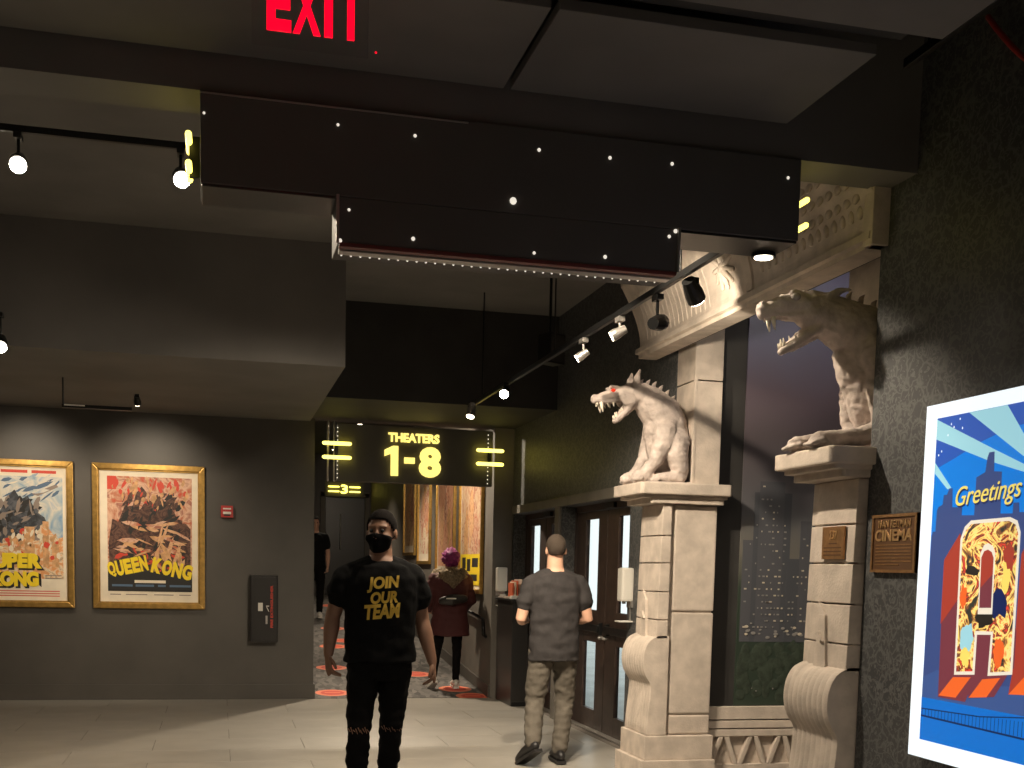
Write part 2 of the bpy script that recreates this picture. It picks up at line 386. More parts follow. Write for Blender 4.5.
mu = empty('city_mural', (3.72, 8.05, .525), label='printed night skyline mural in the passage behind the stone portal', cat='mural')
def mbox(name, material, x0, x1, z0, z1, w0, w1): return box(name, material, mu, x0-3.72, x1-3.72, -w1, -w0, z0-.525, z1-.525)
mp_ = box('print', 'mural', mu, 0, 2.2, -.012, 0, 0, 3.2)
MT['tower_a'] = mat('mural_tower_a', (.065, .069, .080), .5); MT['tower_b'] = mat('mural_tower_b', (.080, .082, .094), .5)
MT['mural_glow'] = mat('mural_glow', (.50, .44, .35), .5); MT['mural_glow2'] = mat('mural_glow2', (.24, .23, .22), .5)
MT['mural_tree'] = mat('mural_tree', (.034, .047, .033), .6, var=.3, scale=30)
rng = random.Random(3); wins = MB(); wins2 = MB()
for k, (x0, x1, z1) in enumerate([(3.74, 3.84, 1.75), (3.82, 4.12, 2.10), (3.86, 4.06, 2.18), (4.1, 4.24, 1.62), (4.2, 4.42, 1.9), (4.4, 4.62, 1.5), (4.6, 4.85, 2.0), (4.85, 5.1, 1.7), (5.1, 5.4, 2.05), (5.4, 5.8, 1.6)]):
    d = .0128+.0006*k
    mbox('tower', 'tower_a' if k % 2 else 'tower_b', x0, x1, 1.0, z1, .012, d)
    z = 1.08
    while z < z1-.05:
        x = x0+.02
        while x < x1-.03:
            pr = .55*(1-(z-1.0)/1.3)+.10
            if rng.random() < pr*.75:
                q = (x-3.72, x-3.72+rng.choice((.009, .014, .02)), -.0192, -.0188, z-.5, z-.5+.011)
                (wins if rng.random() < .35 else wins2).box(*q)
            x += .032
        z += .047
wins.build('lit_windows', 'mural_glow', mu, kind='stuff'); wins2.build('dim_windows', 'mural_glow2', mu, kind='stuff')
tb = MB()
for i in range(260): tb.ball((.03+rng.random()*2.05, -.013, .07+rng.random()*.38), (.03+.03*rng.random(), .003, .03+.03*rng.random()), 9, 6)
tb.build('trees', 'mural_tree', mu, kind='stuff')
gl = MB(); gd = MB()
for i in range(70):
    x = .03+rng.random()*2.0; z = .545+rng.gauss(0, .022); a = rng.uniform(.004, .013)
    (gl if rng.random() < .4 else gd).ball((x, -.0185, z), (a*1.6, .0012, a), 8, 5)
for i in range(14):
    x = .05+rng.random()*1.9; z = .10+rng.random()*.05; a = rng.uniform(.004, .010); (gl if rng.random() < .3 else gd).ball((x, -.0185, z), (a, .0012, a), 8, 5)
gl.build('street_lights', 'mural_glow', mu, kind='stuff'); gd.build('dim_street_lights', 'mural_glow2', mu, kind='stuff')

# carved dado under the mural
dd = empty('stone_dado', (3.5, 8.0, 0), label='carved stone dado with zigzag frieze under the skyline mural', cat='dado')
def dbox(n, x0, x1, y0, y1, z0, z1, bv=.004): return box(n, 'stone', dd, x0-3.5, x1-3.5, y0-8.0, y1-8.0, z0, z1, bv)
dbox('top_rail', 3.47, 5.98, 7.99, 8.04, .425, .52); dbox('fillet', 3.47, 5.98, 7.985, 8.04, .36, .415); dbox('fillet', 3.47, 5.98, 7.978, 8.04, .30, .35)
dbox('field', 3.47, 5.98, 8.02, 8.04, .08, .30); dbox('base_rail', 3.47, 5.98, 7.975, 8.04, 0, .09)
zme = MB()
for s in (-1, 1):
    zme.add([(s*.005, -.022, .205), (s*.04, -.022, .205), (s*.115, -.022, 0), (s*.08, -.022, 0), (s*.005, .02, .205), (s*.04, .02, .205), (s*.115, .02, 0), (s*.08, .02, 0)],
            [(0,1,2,3),(7,6,5,4),(0,4,5,1),(1,5,6,2),(2,6,7,3),(3,7,4,0)])
zme = zme.mesh('zigzag', .004); zme.materials.append(MT['stone'])
for i in range(10):
    o = bpy.data.objects.new('zigzag', zme); COL.objects.link(o); o.parent = dd; o.location = (.125+i*.235, .0, .092)

# ================================================================ stone portal
def pillar(yc, label, group, plaque):
    y0, y1 = yc-.235, yc+.235
    r = empty('stone_pillar', (3.2, yc, 0), label=label, cat='pillar', group=group)
    def bx(n, xa, xb, ya, yb, za, zb, bv=.006): return box(n, 'stone', r, xa-3.2, xb-3.2, ya-yc, yb-yc, za, zb, bv)
    bx('plinth', 2.93, 3.50, yc-.29, yc+.29, 0, .15); bx('plinth', 2.96, 3.49, yc-.26, yc+.26, .15, .325)
    # core with the big side blocks
    ya = yc-.215; yb = yc+.25
    zs = [.325, .475, 1.22, 1.985]
    for za, zb in zip(zs, zs[1:]): bx('side_block', 3.155, 3.475, ya, yb, za+.006, zb-.006, .012)
    bx('core', 3.165, 3.46, ya+.014, yb-.01, .32, 1.99, 0)
    bx('edge_strip', 3.105, 3.158, ya+.016, yb-.016, .325, 1.985, .008)
    # battered front made of blocks
    zs = [1.02, 1.16, 1.36, 1.565, 1.76, 1.985]
    def xf(z): return 3.032+.022*(z-1.0)
    def blk(n, za, zb, w0, w1, off):
        b = MB(); A, B = xf(za)+off, xf(zb)+off
        b.add([(A-3.2, w0-yc, za), (3.12-3.2, w0-yc, za), (3.12-3.2, w1-yc, za), (A-3.2, w1-yc, za), (B-3.2, w0-yc, zb), (3.12-3.2, w0-yc, zb), (3.12-3.2, w1-yc, zb), (B-3.2, w1-yc, zb)],
              [(0,3,2,1),(4,5,6,7),(0,1,5,4),(1,2,6,5),(2,3,7,6),(3,0,4,7)])
        b.build(n, 'stone', r, .005)
    for za, zb in zip(zs, zs[1:]):
        blk('front_block', za+.004, zb-.004, y0, y1-.075, 0); blk('corner_block', za+.004, zb-.004, y1-.068, y1, .012)
    blk('front_core', 1.02, 1.985, y0+.01, y1-.01, .03)
    # dagger ornament lying on the front
    t = MB(); X = lambda z, d: xf(z)-d-3.2
    for w0, w1, za, zb, d in ((-.055, .075, 1.02, 1.30, .016), ):
        t.add([(X(za, d), w0, za), (X(za, d), w1, za), (X(zb, d), w1*.55, zb), (X(zb, d), w0*.3, zb), (X(za, -.02), w0, za), (X(za, -.02), w1, za), (X(zb, -.02), w1*.55, zb), (X(zb, -.02), w0*.3, zb)],
              [(0,1,2,3),(7,6,5,4),(0,4,5,1),(1,5,6,2),(2,6,7,3),(3,7,4,0)])
    t.build('dagger', 'stone', r, .004)
    t = MB(); t.add([(X(1.30, .016), .04, 1.30), (X(1.30, .016), -.016, 1.30), (X(1.38, .006), .075, 1.37), (X(1.30, -.02), .04, 1.30), (X(1.30, -.02), -.016, 1.30), (X(1.38, -.02), .075, 1.37)], [(0,1,2),(5,4,3),(0,3,4,1),(1,4,5,2),(2,5,3,0)])
    t.build('dagger_tip', 'stone', r)
    t = MB(); t.add([(X(1.2, .03), .045, 1.20), (X(1.2, .03), .0, 1.165), (X(1.2, .03), -.03, 1.165), (X(1.2, .03), .015, 1.215), (X(1.2, 0), .045, 1.20), (X(1.2, 0), .0, 1.165), (X(1.2, 0), -.03, 1.165), (X(1.2, 0), .015, 1.215)],
        [(0,1,2,3),(7,6,5,4),(0,4,5,1),(1,5,6,2),(2,6,7,3),(3,7,4,0)])
    t.build('dagger_guard', 'stone', r)
    # scroll bracket: ridged roll over a hollow shank
    sb = MB(); n = 56; W = 90
    prof = []
    for k in range(n):
        z = .33+(1.045-.33)*k/(n-1)
        q = (z-.33)/(1.045-.33)
        if z > .70:                     # roll
            c = (z-.865)/.18; x = 3.055-.115*math.sqrt(max(0, 1-c*c))
        else:
            x = 2.995-.012*math.cos((z-.33)/.37*PI)+.0
        prof.append([x, z])
    xs = [p[0] for p in prof]
    for it in range(3):
        xs = [xs[0]]+[(xs[i-1]+2*xs[i]+xs[i+1])/4 for i in range(1, n-1)]+[xs[-1]]
    for i in range(n): prof[i][0] = xs[i]
    ridge = lambda j: .005*abs(math.sin(j/W*PI*9))+.004*math.sin(j/W*PI)
    for i, (x, z) in enumerate(prof):
        for j in range(W+1):
            yy = y0+(y1-y0)*j/W
            sb.v.append((x-ridge(j)*min(1, max(0, (z-.33)/.05))-3.2, yy-yc, z))
    for i in range(n-1):
        for j in range(W):
            a = i*(W+1)+j; sb.f.append((a, a+1, a+W+2, a+W+1))
    k0 = len(sb.v)
    for x, z in prof:
        sb.v.append((3.13-3.2, y0-yc, z)); sb.v.append((3.13-3.2, y1-yc, z))
    for i in range(n-1):
        sb.f.append((i*(W+1), (i+1)*(W+1), k0+2*i+2, k0+2*i)); sb.f.append((i*(W+1)+W, k0+2*i+1, k0+2*i+3, (i+1)*(W+1)+W)); sb.f.append((k0+2*i, k0+2*i+2, k0+2*i+3, k0+2*i+1))
    sb.f.append(tuple((n-1)*(W+1)+j for j in range(W+1))+(k0+2*n-1, k0+2*n-2)); sb.f.append(tuple(j for j in range(W, -1, -1))+(k0, k0+1))
    o = sb.build('scroll', 'stone', r)
    # pedestal cap in two tiers with clipped corners
    def oct(x0, x1, ya, yb, c): return [(x0+c-3.2, ya-yc), (x1-c-3.2, ya-yc), (x1-3.2, ya+c-yc), (x1-3.2, yb-c-yc), (x1-c-3.2, yb-yc), (x0+c-3.2, yb-yc), (x0-3.2, yb-c-yc), (x0-3.2, ya+c-yc)]
    MB().prism(oct(2.95, 3.51, yc-.26, yc+.26, .012), 'Z', 1.985, 2.035).build('cap_tier', 'stone', r, .006)
    MB().prism(oct(2.90, 3.53, yc-.275, yc+.275, .014), 'Z', 2.022, 2.052).build('cap_tier', 'stone', r, .006)
    MB().prism(oct(2.855, 3.55, yc-.305, yc+.305, .02), 'Z', 2.045, 2.128).build('cap', 'stone', r, .01)
    # upper pilaster carrying the lintel
    bx('upper_pilaster', 3.285, 3.495, yc-.18, yc+.37, 2.125, 2.86, .006); bx('upper_pilaster', 3.285, 3.495, yc-.18, yc+.37, 2.868, 3.50, .006)
    bx('pilaster_edge', 3.278, 3.30, yc-.185, yc-.16, 2.125, 3.50, .004)
    if plaque:
        p = MB().box(3.005-3.2, 3.03-3.2, yc-.13-.0, yc+.095-0, 0, .17)
    return r
p1 = pillar(8.13, 'stone portal pillar beside the glass doors, under the red-eyed hound', 'stone portal pillars', False)
p2 = pillar(5.50, 'stone portal pillar beside the wallpaper wall, with a small brass plate', 'stone portal pillars', True)

# brass plates
q = empty('brass_plate', label='small brass plate on the stone pillar nearest the postcard display', cat='plaque')
q.matrix_world = frame_x((3.043, 5.56, 1.585))
flat('plate', rect(0, 0, .215, .165), 'brass', q, 0, .012); 
for v0, u0, u1 in ((.018, .02, .195), (.036, .02, .195), (.055, .02, .195), (.076, .07, .15)): flat('engraved_line', rect(u0, v0, u1, v0+.006), 'brass_dark', q, .012, .0135)
words('lettering', '237', .075, .10, .075, .045, 'brass_light', q, .012, .003, fat=.02)
q = empty('cinema_plaque', label='large bronze cinema plaque on the wallpaper beside the glowing postcard display', cat='plaque')
q.matrix_world = frame_x((XW-.001, 5.165, 1.522))
flat('plate', rect(0, 0, .375, .275), 'brass_dark', q, 0, .015)
for n, rc in (('border', rect(0, 0, .375, .014)), ('border', rect(0, .261, .375, .275)), ('border', rect(0, .014, .014, .261)), ('border', rect(.361, .014, .375, .261))): flat(n, rc, 'brass', q, .0, .021)
words('lettering', 'IVAN REITMAN', .055, .212, .27, .036, 'brass_light', q, .015, .004, fat=.01)
words('lettering', 'CINEMA', .03, .148, .315, .056, 'brass_light', q, .015, .004, fat=.03)
for k in range(7): flat('engraved_line', rect(.035, .128-.0155*k, .34 if k < 6 else .24, .134-.0155*k), 'brass', q, .015, .0165)

# lintel: flared cove with ledge, strap, beads and a rosette
ln = empty('stone_lintel', (3.15, 6.82, 3.08), label='carved stone lintel spanning the two portal pillars', cat='lintel')
LX, LY, LZ = 3.15, 6.82, 3.08
prof = [(3.03, 3.075), (3.17, 3.075), (3.17, 3.62), (2.87, 3.62), (2.875, 3.58)]
for k in range(11):
    t = k/10; z = 3.57-(3.57-3.15)*t
    prof.append((2.885+.155*math.sin(t*PI/2), z))
prof += [(3.04, 3.145), (3.005, 3.14), (3.0, 3.105), (3.03, 3.10)]
def coveX(z):
    t = (3.57-z)/(3.57-3.15); return 2.885+.155*math.sin(max(0, min(1, t))*PI/2)
MB().prism([(x-LX, z-LZ) for x, z in prof], 'Y', 5.20-LY, 8.45-LY).build('beam', 'stone', ln)
box('end_strip', 'stone', ln, 3.01-LX, 3.17-LX, 5.185-LY, 5.27-LY, 3.075-LZ, 3.62-LZ, .006)
b = MB()
for dz in range(9):
    za = 3.16+dz*.045; zb = za+.048
    xa, xb = coveX(za)-.016, coveX(zb)-.016
    b.add([(xa-LX, 6.52-LY, za-LZ), (xa-LX, 6.60-LY, za-LZ), (xb-LX, 6.60-LY, zb-LZ), (xb-LX, 6.52-LY, zb-LZ), (xa+.03-LX, 6.52-LY, za-LZ), (xa+.03-LX, 6.60-LY, za-LZ), (xb+.03-LX, 6.60-LY, zb-LZ), (xb+.03-LX, 6.52-LY, zb-LZ)],
          [(0,1,2,3),(7,6,5,4),(0,4,5,1),(1,5,6,2),(2,6,7,3),(3,7,4,0)])
b.build('strap', 'stone', ln)
bead = MB().ball((0, 0, 0), (.018, .022, .034), 8, 6).mesh('bead', smooth=True); bead.materials.append(MT['stone'])
for i in range(14):
    o = bpy.data.objects.new('bead', bead); COL.objects.link(o); o.parent = ln; o.location = (coveX(3.26)-LX, 5.33+i*.082-LY, 3.26-LZ)
for row in range(3):
    for i in range(13):
        o = bpy.data.objects.new('leaf_carving', bead); COL.objects.link(o); o.parent = ln; zz = 3.33+row*.075
        o.location = (coveX(zz)-LX, 5.34+i*.088+.04*(row % 2)-LY, zz-LZ); o.rotation_euler = (random.uniform(-.9, .9), .3, 0); o.scale = (.75, 1.35, 1.1)
flute = MB().tube([(coveX(z)-LX, 0, z-LZ) for z in (3.19, 3.25, 3.31, 3.37, 3.43, 3.49)], [.008]*6, 6).mesh('flute', smooth=True); flute.materials.append(MT['stone'])
for i in range(16):
    o = bpy.data.objects.new('flute', flute); COL.objects.link(o); o.parent = ln; o.location = (0.004, 7.16+i*.075-LY, 0)
b = MB()
for k in range(11):
    a = 2*PI*k/11; b.tube([(coveX(3.36)-.012-LX, 6.87+.035*math.cos(a)-LY, 3.36+.035*math.sin(a)-LZ), (coveX(3.36+.1*math.sin(a))-.006-LX, 6.87+.13*math.cos(a)-LY, 3.36+.12*math.sin(a)-LZ)], [.018, .014], 6)
b.ball((coveX(3.36)-LX, 6.87-LY, 3.36-LZ), (.035, .05, .05), 10, 6)
b.build('rosette', 'stone', ln, smooth=True)

# ================================================================ doors
def glass_door(name, ya, yb, label, glassy, xp=3.42):
    d = empty(name, (xp, (ya+yb)/2, 0), label=label, cat='door', kind='structure'); ym = (ya+yb)/2
    L = lambda n, m, x0, x1, y0, y1, z0, z1, bv=.003, par=d: box(n, m, par, x0-xp, x1-xp, y0-ym, y1-ym, z0, z1, bv)
    L('door_frame', 'door_wood', xp-.0, xp+.06, ya, ya+.045, 0, 2.12); L('door_frame', 'door_wood', xp, xp+.06, yb-.045, yb, 0, 2.12); L('door_frame', 'door_wood', xp, xp+.06, ya, yb, 2.06, 2.12)
    for k, (g0, g1) in enumerate(glassy):
        l0 = ya+.05 if k else ym+.004; l1 = ym-.004 if k else yb-.05
        x0, x1 = xp+.005, xp+.05
        lf = L('leaf', 'door_wood', x0, x1, l0, g0, .01, 2.055)
        L('stile', 'door_wood', x0, x1, g1, l1, .01, 2.055)
        for za, zb in ((.01, .19), (.83, 1.13), (1.985, 2.055)): L('rail', 'door_wood', x0, x1, g0, g1, za, zb)
        for za, zb in ((.19, .83), (1.13, 1.985)): L('pane', 'glass', x0+.02, x0+.026, g0-.005, g1+.005, za-.005, zb+.005, 0)
        L('push_bar', 'dark_metal', x0-.05, x0-.02, l0+.08, l1-.08, .93, 1.0, .006); L('push_bar_bracket', 'dark_metal', x0-.03, x0, l0+.06, l0+.13, .91, 1.02, .004)
        L('push_bar_bracket', 'dark_metal', x0-.03, x0, l1-.13, l1-.06, .91, 1.02, .004)
        cyl = MB().tube([(x0-.03-xp, (l0 if k == 0 else l1)-ym+(.06 if k == 0 else -.06), .885), (x0-xp, (l0 if k == 0 else l1)-ym+(.06 if k == 0 else -.06), .885)], [.016, .016], 10); cyl.build('lock', 'grey_metal', d, smooth=True)
    L('closer', 'dark_metal', xp-.03, xp+.005, ym-.25, ym+.02, 2.065, 2.11, .004); L('threshold', 'grey_metal', xp-.06, xp+.07, ya, yb, 0, .012, .002)
    return d
glass_door('door_1', 11.43, 13.18, 'far dark wooden double door with glass panes, by the corridor entrance', [(12.56, 12.94), (11.78, 12.10)])
glass_door('door_2', 9.23, 11.23, 'near dark wooden double door with glass panes, right of the man in grey', [(10.49, 10.88), (9.53, 9.92)])
ed = empty('door_3', (2.52, 24.6, ramp(24.6)), label='dark auditorium door at the end of the corridor under the lit 3', cat='door', kind='structure')
box('leaf', 'cabinet_black', ed, -.40, .40, -.04, 0, 0, 2.0, .004); box('door_frame', 'jamb', ed, -.5, -.41, -.06, 0, 0, 2.1, .004); box('door_frame', 'jamb', ed, .41, .5, -.06, 0, 0, 2.1, .004); box('door_frame', 'jamb', ed, -.5, .5, -.06, 0, 2.01, 2.12, .004)
MB().tube([(-.1, -.09, .95), (-.1, -.11, 1.1), (-.1, -.11, 1.5), (-.1, -.09, 1.65)], [.012]*4, 8).build('handle', 'grey_metal', ed, smooth=True)
# ================================================================ signs
# T-shaped hanging sign under the header beam
hs = empty('hanging_sign', (1.24, 5.08, 2.79), label='big black hanging marquee sign across the lobby with yellow end tubes', cat='sign')
HX, HY, HZ = 1.24, 5.08, 2.79
def hb(n, m, x0, x1, y0, y1, z0, z1, bv=.004): return box(n, m, hs, x0-HX, x1-HX, y0-HY, y1-HY, z0-HZ, z1-HZ, bv)
hb('upper_box', 'sign_face', -.07, 2.51, 4.95, 5.22, 2.985, 3.335)
hb('darkening_plate', 'cabinet_black', 1.95, 2.505, 4.955, 5.215, 2.974, 2.985, .003); hb('darkening_plate', 'cabinet_black', -.065, .46, 4.955, 5.215, 2.974, 2.985, .003)  # thin black plates added to darken the wing undersides
hb('lower_box', 'sign_face', .47, 1.94, 4.95, 5.22, 2.80, 2.984)
hb('red_trim', 'sign_red', .475, 1.935, 4.945, 4.985, 2.787, 2.803, .002)
hb('underside_rail', 'grey_metal', .48, 1.93, 5.0, 5.06, 2.782, 2.80, .002)
hb('top_rail', 'grey_metal', -.07, 1.0, 4.943, 4.95, 3.322, 3.328, .001)
for x in (.468, 1.942): hb('edge_angle', 'grey_metal', x-.006, x+.006, 4.94, 4.952, 2.80, 2.99, .002)
glow_dot = MB().ball((0, 0, 0), .0075, 8, 6).mesh('emitter', smooth=True); glow_dot.materials.append(MT['emitter'])  # small pale dots on the sign face, given a weak glow
for x, z, k in [(-.055,3.248,.7),(.466,3.26,.8),(.779,3.251,.9),(1.304,3.25,1),(1.617,3.25,1),(1.899,3.254,1),(2.447,3.25,.9),(.513,2.934,.8),(.777,2.843,1.1),(1.293,2.83,.9),(1.608,2.84,1.1),(1.897,2.95,1),(1.197,3.033,2.0),(1.925,2.975,1.2),(.478,2.81,1.1)]:
    o = bpy.data.objects.new('emitter', glow_dot); COL.objects.link(o); o.parent = hs; o.location = (x-HX, 4.948-HY, z-HZ); o.scale = (k, k, k)
sb_ = MB().ball((0, 0, 0), .005, 6, 4).mesh('emitter', smooth=True); sb_.materials.append(MT['emitter'])
for i in range(36):
    o = bpy.data.objects.new('emitter', sb_); COL.objects.link(o); o.parent = hs; o.location = (.50+i*.04-HX, 5.12-HY, 2.797-HZ)
for x, s in ((2.515, 1), (-.07, -1)):
    for z in (3.175, 3.065):
        MB().tube([(x+s*.045-HX, 4.98-HY, z-HZ), (x+s*.045-HX, 5.2-HY, z-HZ)], [.013, .013], 10).build('neon_tube', 'tube_yellow', hs, smooth=True)
    hb('tube_bracket', 'dark_metal', min(x, x+s*.045), max(x, x+s*.045), 5.08, 5.1, 3.04, 3.2, .002)
# black disc downlight under the right wing
MB().tube([(2.44-HX, 5.15-HY, 2.975-HZ), (2.44-HX, 5.15-HY, 2.955-HZ)], [.055, .055], 16, cap=False).build('downlight', 'dark_metal', hs)
MB().tube([(2.44-HX, 5.15-HY, 2.958-HZ), (2.44-HX, 5.15-HY, 2.952-HZ)], [.042, .042], 16, cap=False).build('downlight_lens', 'lamp_white', hs)

# theaters sign over the corridor
ts = empty('theater_sign', label='black hanging sign with lit yellow numbers over the corridor entrance', cat='sign')
ts.matrix_world = frame_y((1.255, 13.10, 2.42))
flat('board', rect(0, 0, 1.74, .615), 'sign_face', ts, -.12, 0)
words('lettering', 'THEATERS', .555, .445, .57, .10, 'letter_yellow', ts, 0, .03, fat=.035)
flat('lettering', [(.585, .075), (.665, .075), (.665, .40), (.605, .40), (.515, .355), (.515, .285), (.585, .315)], 'letter_yellow', ts, 0, .035)
words('lettering', '-', .735, .215, .115, .065, 'letter_yellow', ts, 0, .035, fat=.02)
words('lettering', '8', .90, .07, .245, .335, 'letter_yellow', ts, 0, .035, fat=.05)
for u0 in (-.165, 1.545):
    for v in (.245, .395):
        MB().tube([(u0+.015, v, .05), (u0+.295, v, .05)], [.02, .02], 10).build('neon_tube', 'tube_yellow', ts, smooth=True)
    flat('tube_bracket', rect(u0+.13, .22, u0+.17, .42), 'dark_metal', ts, 0, .03)
    for k in range(13):
        o = bpy.data.objects.new('emitter', sb_); COL.objects.link(o); o.parent = ts; o.location = (u0+.165 if u0 < 0 else u0+.14, .03+k*.045, .006); o.scale = (1.5, 1.5, 1.5)
for u in (-.10, -.03): MB().tube([(u, .0, -.04), (u, .63, -.04)], [.012, .012], 8).build('hanger_post', 'grey_metal', ts, smooth=True)
# 3 above the end door
t3 = empty('auditorium_sign', label='small lit yellow 3 between double bars at the end of the corridor', cat='sign')
t3.matrix_world = frame_y((2.18, 24.56, 2.96))
flat('board', rect(-.08, -.06, .72, .26), 'sign_face', t3, 0, .03)
words('lettering', '3', .245, .0, .14, .18, 'tube_yellow', t3, .03, .03, fat=.02)
for u in (0, .43):
    for v in (.04, .135): MB().tube([(u, v, .06), (u+.2, v, .06)], [.015, .015], 8).build('neon_tube', 'tube_yellow', t3, smooth=True)
# exit sign hung from the near ceiling
ex = empty('exit_sign', label='clear hanging exit sign with glowing red letters at the top edge', cat='sign')
ex.matrix_world = frame_y((.10, 3.9, 3.10))
MT['acrylic'] = mat('acrylic', (.9, .9, .9), .05); _b = MT['acrylic'].node_tree.nodes['Principled BSDF']; _b.inputs['Transmission Weight'].default_value = 1; _b.inputs['IOR'].default_value = 1.02
flat('panel', rect(0, 0, .36, .25), 'acrylic', ex, -.006, 0)
for ch, u, wd in (('E', .045, .075), ('X', .125, .085), ('I', .222, .026), ('T', .262, .085)):
    words('letter', ch, u, .045, wd, .165, 'exit_red', ex, .001, .008, fat=.035)
flat('mount', rect(.05, .25, .31, .34), 'grey_metal', ex, -.04, .03); flat('stem', rect(.16, .34, .20, .372), 'grey_metal', ex, -.02, .015)
MB().ball((.385, .02, .0), .004, 6, 4).build('pilot_light', 'exit_red', ex)

# ================================================================ framed posters on the far wall
def framed(u0, label, wd=1.15, ht=1.53, z0=.985, fr=.06):
    p = empty('framed_poster', label=label, cat='poster', group='framed film posters on the dark wall'); p.matrix_world = frame_y((u0, YF-.001, z0))
    prof = lambda: None
    for n, poly in (('frame_side', [(0, 0), (fr, fr), (fr, ht-fr), (0, ht)]), ('frame_side', [(wd, 0), (wd, ht), (wd-fr, ht-fr), (wd-fr, fr)]), ('frame_rail', [(0, 0), (wd, 0), (wd-fr, fr), (fr, fr)]), ('frame_rail', [(0, ht), (fr, ht-fr), (wd-fr, ht-fr), (wd, ht)])):
        MB().prism(poly, 'Z', 0, .045).build(n, 'gold', p, .008)
    for n, rc in (('inner_bead', rect(fr, fr, fr+.012, ht-fr)), ('inner_bead', rect(wd-fr-.012, fr, wd-fr, ht-fr)), ('inner_bead', rect(fr, fr, wd-fr, fr+.012)), ('inner_bead', rect(fr, ht-fr-.012, wd-fr, ht-fr))): flat(n, rc, 'gold', p, .008, .03)
    flat('sheet', rect(.03, .03, wd-.03, ht-.03), 'paper', p, .0, .012)
    return p
MT['art_warm'] = art('art_warm', [(.30, (.55, .07, .03)), (.42, (.50, .20, .11)), (.52, (.70, .44, .30)), (.62, (.34, .11, .07)), (.75, (.60, .30, .20))], 5, 2.2)
MT['art_dark'] = art('art_dark', [(.30, (.035, .016, .012)), (.48, (.075, .032, .022)), (.58, (.16, .075, .05)), (.68, (.05, .022, .018)), (.8, (.26, .13, .08))], 9, 3, 7)
MT['art_gold'] = art('art_gold', [(.35, (.62, .30, .13)), (.5, (.75, .46, .25)), (.65, (.42, .17, .08))], 6, 2)
MT['art_sky'] = art('art_sky', [(.30, (.10, .26, .48)), (.45, (.40, .48, .52)), (.58, (.72, .66, .55)), (.7, (.24, .38, .55))], 4, 1.8)
MT['art_slate'] = art('art_slate', [(.30, (.02, .022, .028)), (.5, (.055, .06, .07)), (.65, (.12, .125, .14)), (.8, (.035, .035, .04))], 7, 2.4)
MT['art_fire'] = art('art_fire', [(.30, (.62, .36, .18)), (.45, (.72, .30, .10)), (.55, (.78, .62, .42)), (.68, (.45, .30, .18))], 7, 2.5)
def blob(cx, cy, rx, ry, n=28, seed=0, amp=.14):
    out = []
    for i in range(n):
        a = 2*PI*i/n; k = 1+amp*noise.noise(Vector((math.cos(a)*1.7+seed*7.3, math.sin(a)*1.7, seed)))*2
        out.append((cx+rx*k*math.cos(a), cy+ry*k*math.sin(a)))
    return out
def arc_words(p, s, u0, u1, vfun, ht, m, w0, fat=.06):
    n = len(s); wd = (u1-u0)/n
    for i, ch in enumerate(s):
        if ch == ' ': continue
        v = vfun((i+.5)/n); o = words('title_letter', ch, u0+i*wd+.003, v, wd*.97, ht, m, p, w0, .002, fat=fat)
        dv = (vfun((i+1)/n)-vfun(i/n)); o.rotation_euler = (0, 0, math.atan2(dv, wd))

pq = framed(-1.300, 'gold framed film poster in reds and browns with arched yellow title, right of the pair')
flat('picture', rect(.15, .20, 1.015, 1.40), 'art_warm', pq, .012, .013)
flat('red_patch', rect(.15, 1.26, .24, 1.40), 'ink_red', pq, .013, .0135)
def strokes(par, mats, n, region, seed, w0, size=(.05, .012), ang=(0, PI), fn=None):
    rg = random.Random(seed); bs = {m_: MB() for m_ in mats}
    for i in range(n):
        u, v = rg.uniform(region[0], region[2]), rg.uniform(region[1], region[3])
        if fn and not fn(u, v): continue
        a = rg.uniform(*ang); l = size[0]*rg.uniform(.5, 1.5); h = size[1]*rg.uniform(.5, 1.6); c, d = math.cos(a), math.sin(a)
        P = [(u+x*l*c-y*h*d, v+x*l*d+y*h*c) for x, y in ((-1, 0), (-.5, -.8), (.3, -1), (1, -.1), (.5, .9), (-.4, 1))]
        P = [(min(max(x, .152), region[4] if len(region) > 4 else 1.012), y) for x, y in P]
        bs[rg.choice(mats)].prism(P, 'Z', w0, w0+.0004+.0004*rg.random())
    for m_, b_ in bs.items():
        if b_.f: b_.build('brush_strokes', m_, par, kind='stuff')
# craggy dark ridges and painterly strokes instead of the painted creature
ridge_q = [(.17, .30), (1.0, .30), (1.0, .86), (.95, .92), (.90, .88), (.84, 1.02), (.78, 1.14), (.72, 1.10), (.66, 1.22), (.60, 1.17), (.50, 1.30), (.44, 1.22), (.40, 1.06), (.33, 1.10), (.26, .92), (.20, .95), (.16, .70)]
flat('dark_ridge', ridge_q, 'art_dark', pq, .013, .014)
strokes(pq, ['art_warm', 'ink_tan', 'ink_red'], 60, (.2, 1.08, .98, 1.36), 5, .0141, (.05, .016), (.9, 2.2))
strokes(pq, ['ink_black', 'art_dark'], 90, (.3, .62, .95, 1.22), 6, .0142, (.06, .018), (.4, 1.6))
strokes(pq, ['art_gold', 'ink_tan', 'art_warm'], 34, (.26, .58, .92, .92), 7, .0145, (.09, .016), (-.5, .5))
strokes(pq, ['art_gold', 'ink_tan'], 16, (.62, .45, .92, .80), 8, .0147, (.11, .02), (1.2, 2.4))
strokes(pq, ['ink_red', 'ink_black', 'art_dark'], 50, (.2, .42, .9, .66), 9, .0143, (.05, .016))
flat('dark_band', rect(.15, .185, 1.015, .40), 'ink_black', pq, .0149, .0155)
arc_words(pq, 'QUEEN', .165, .57, lambda t: .315+.09*t, .165, 'ink_yellow', .0156); arc_words(pq, 'KONG', .58, 1.0, lambda t: .405-.09*t, .165, 'ink_yellow', .0156)
flat('tagline', rect(.42, .275, .74, .305), 'paper', pq, .0155, .0162); 
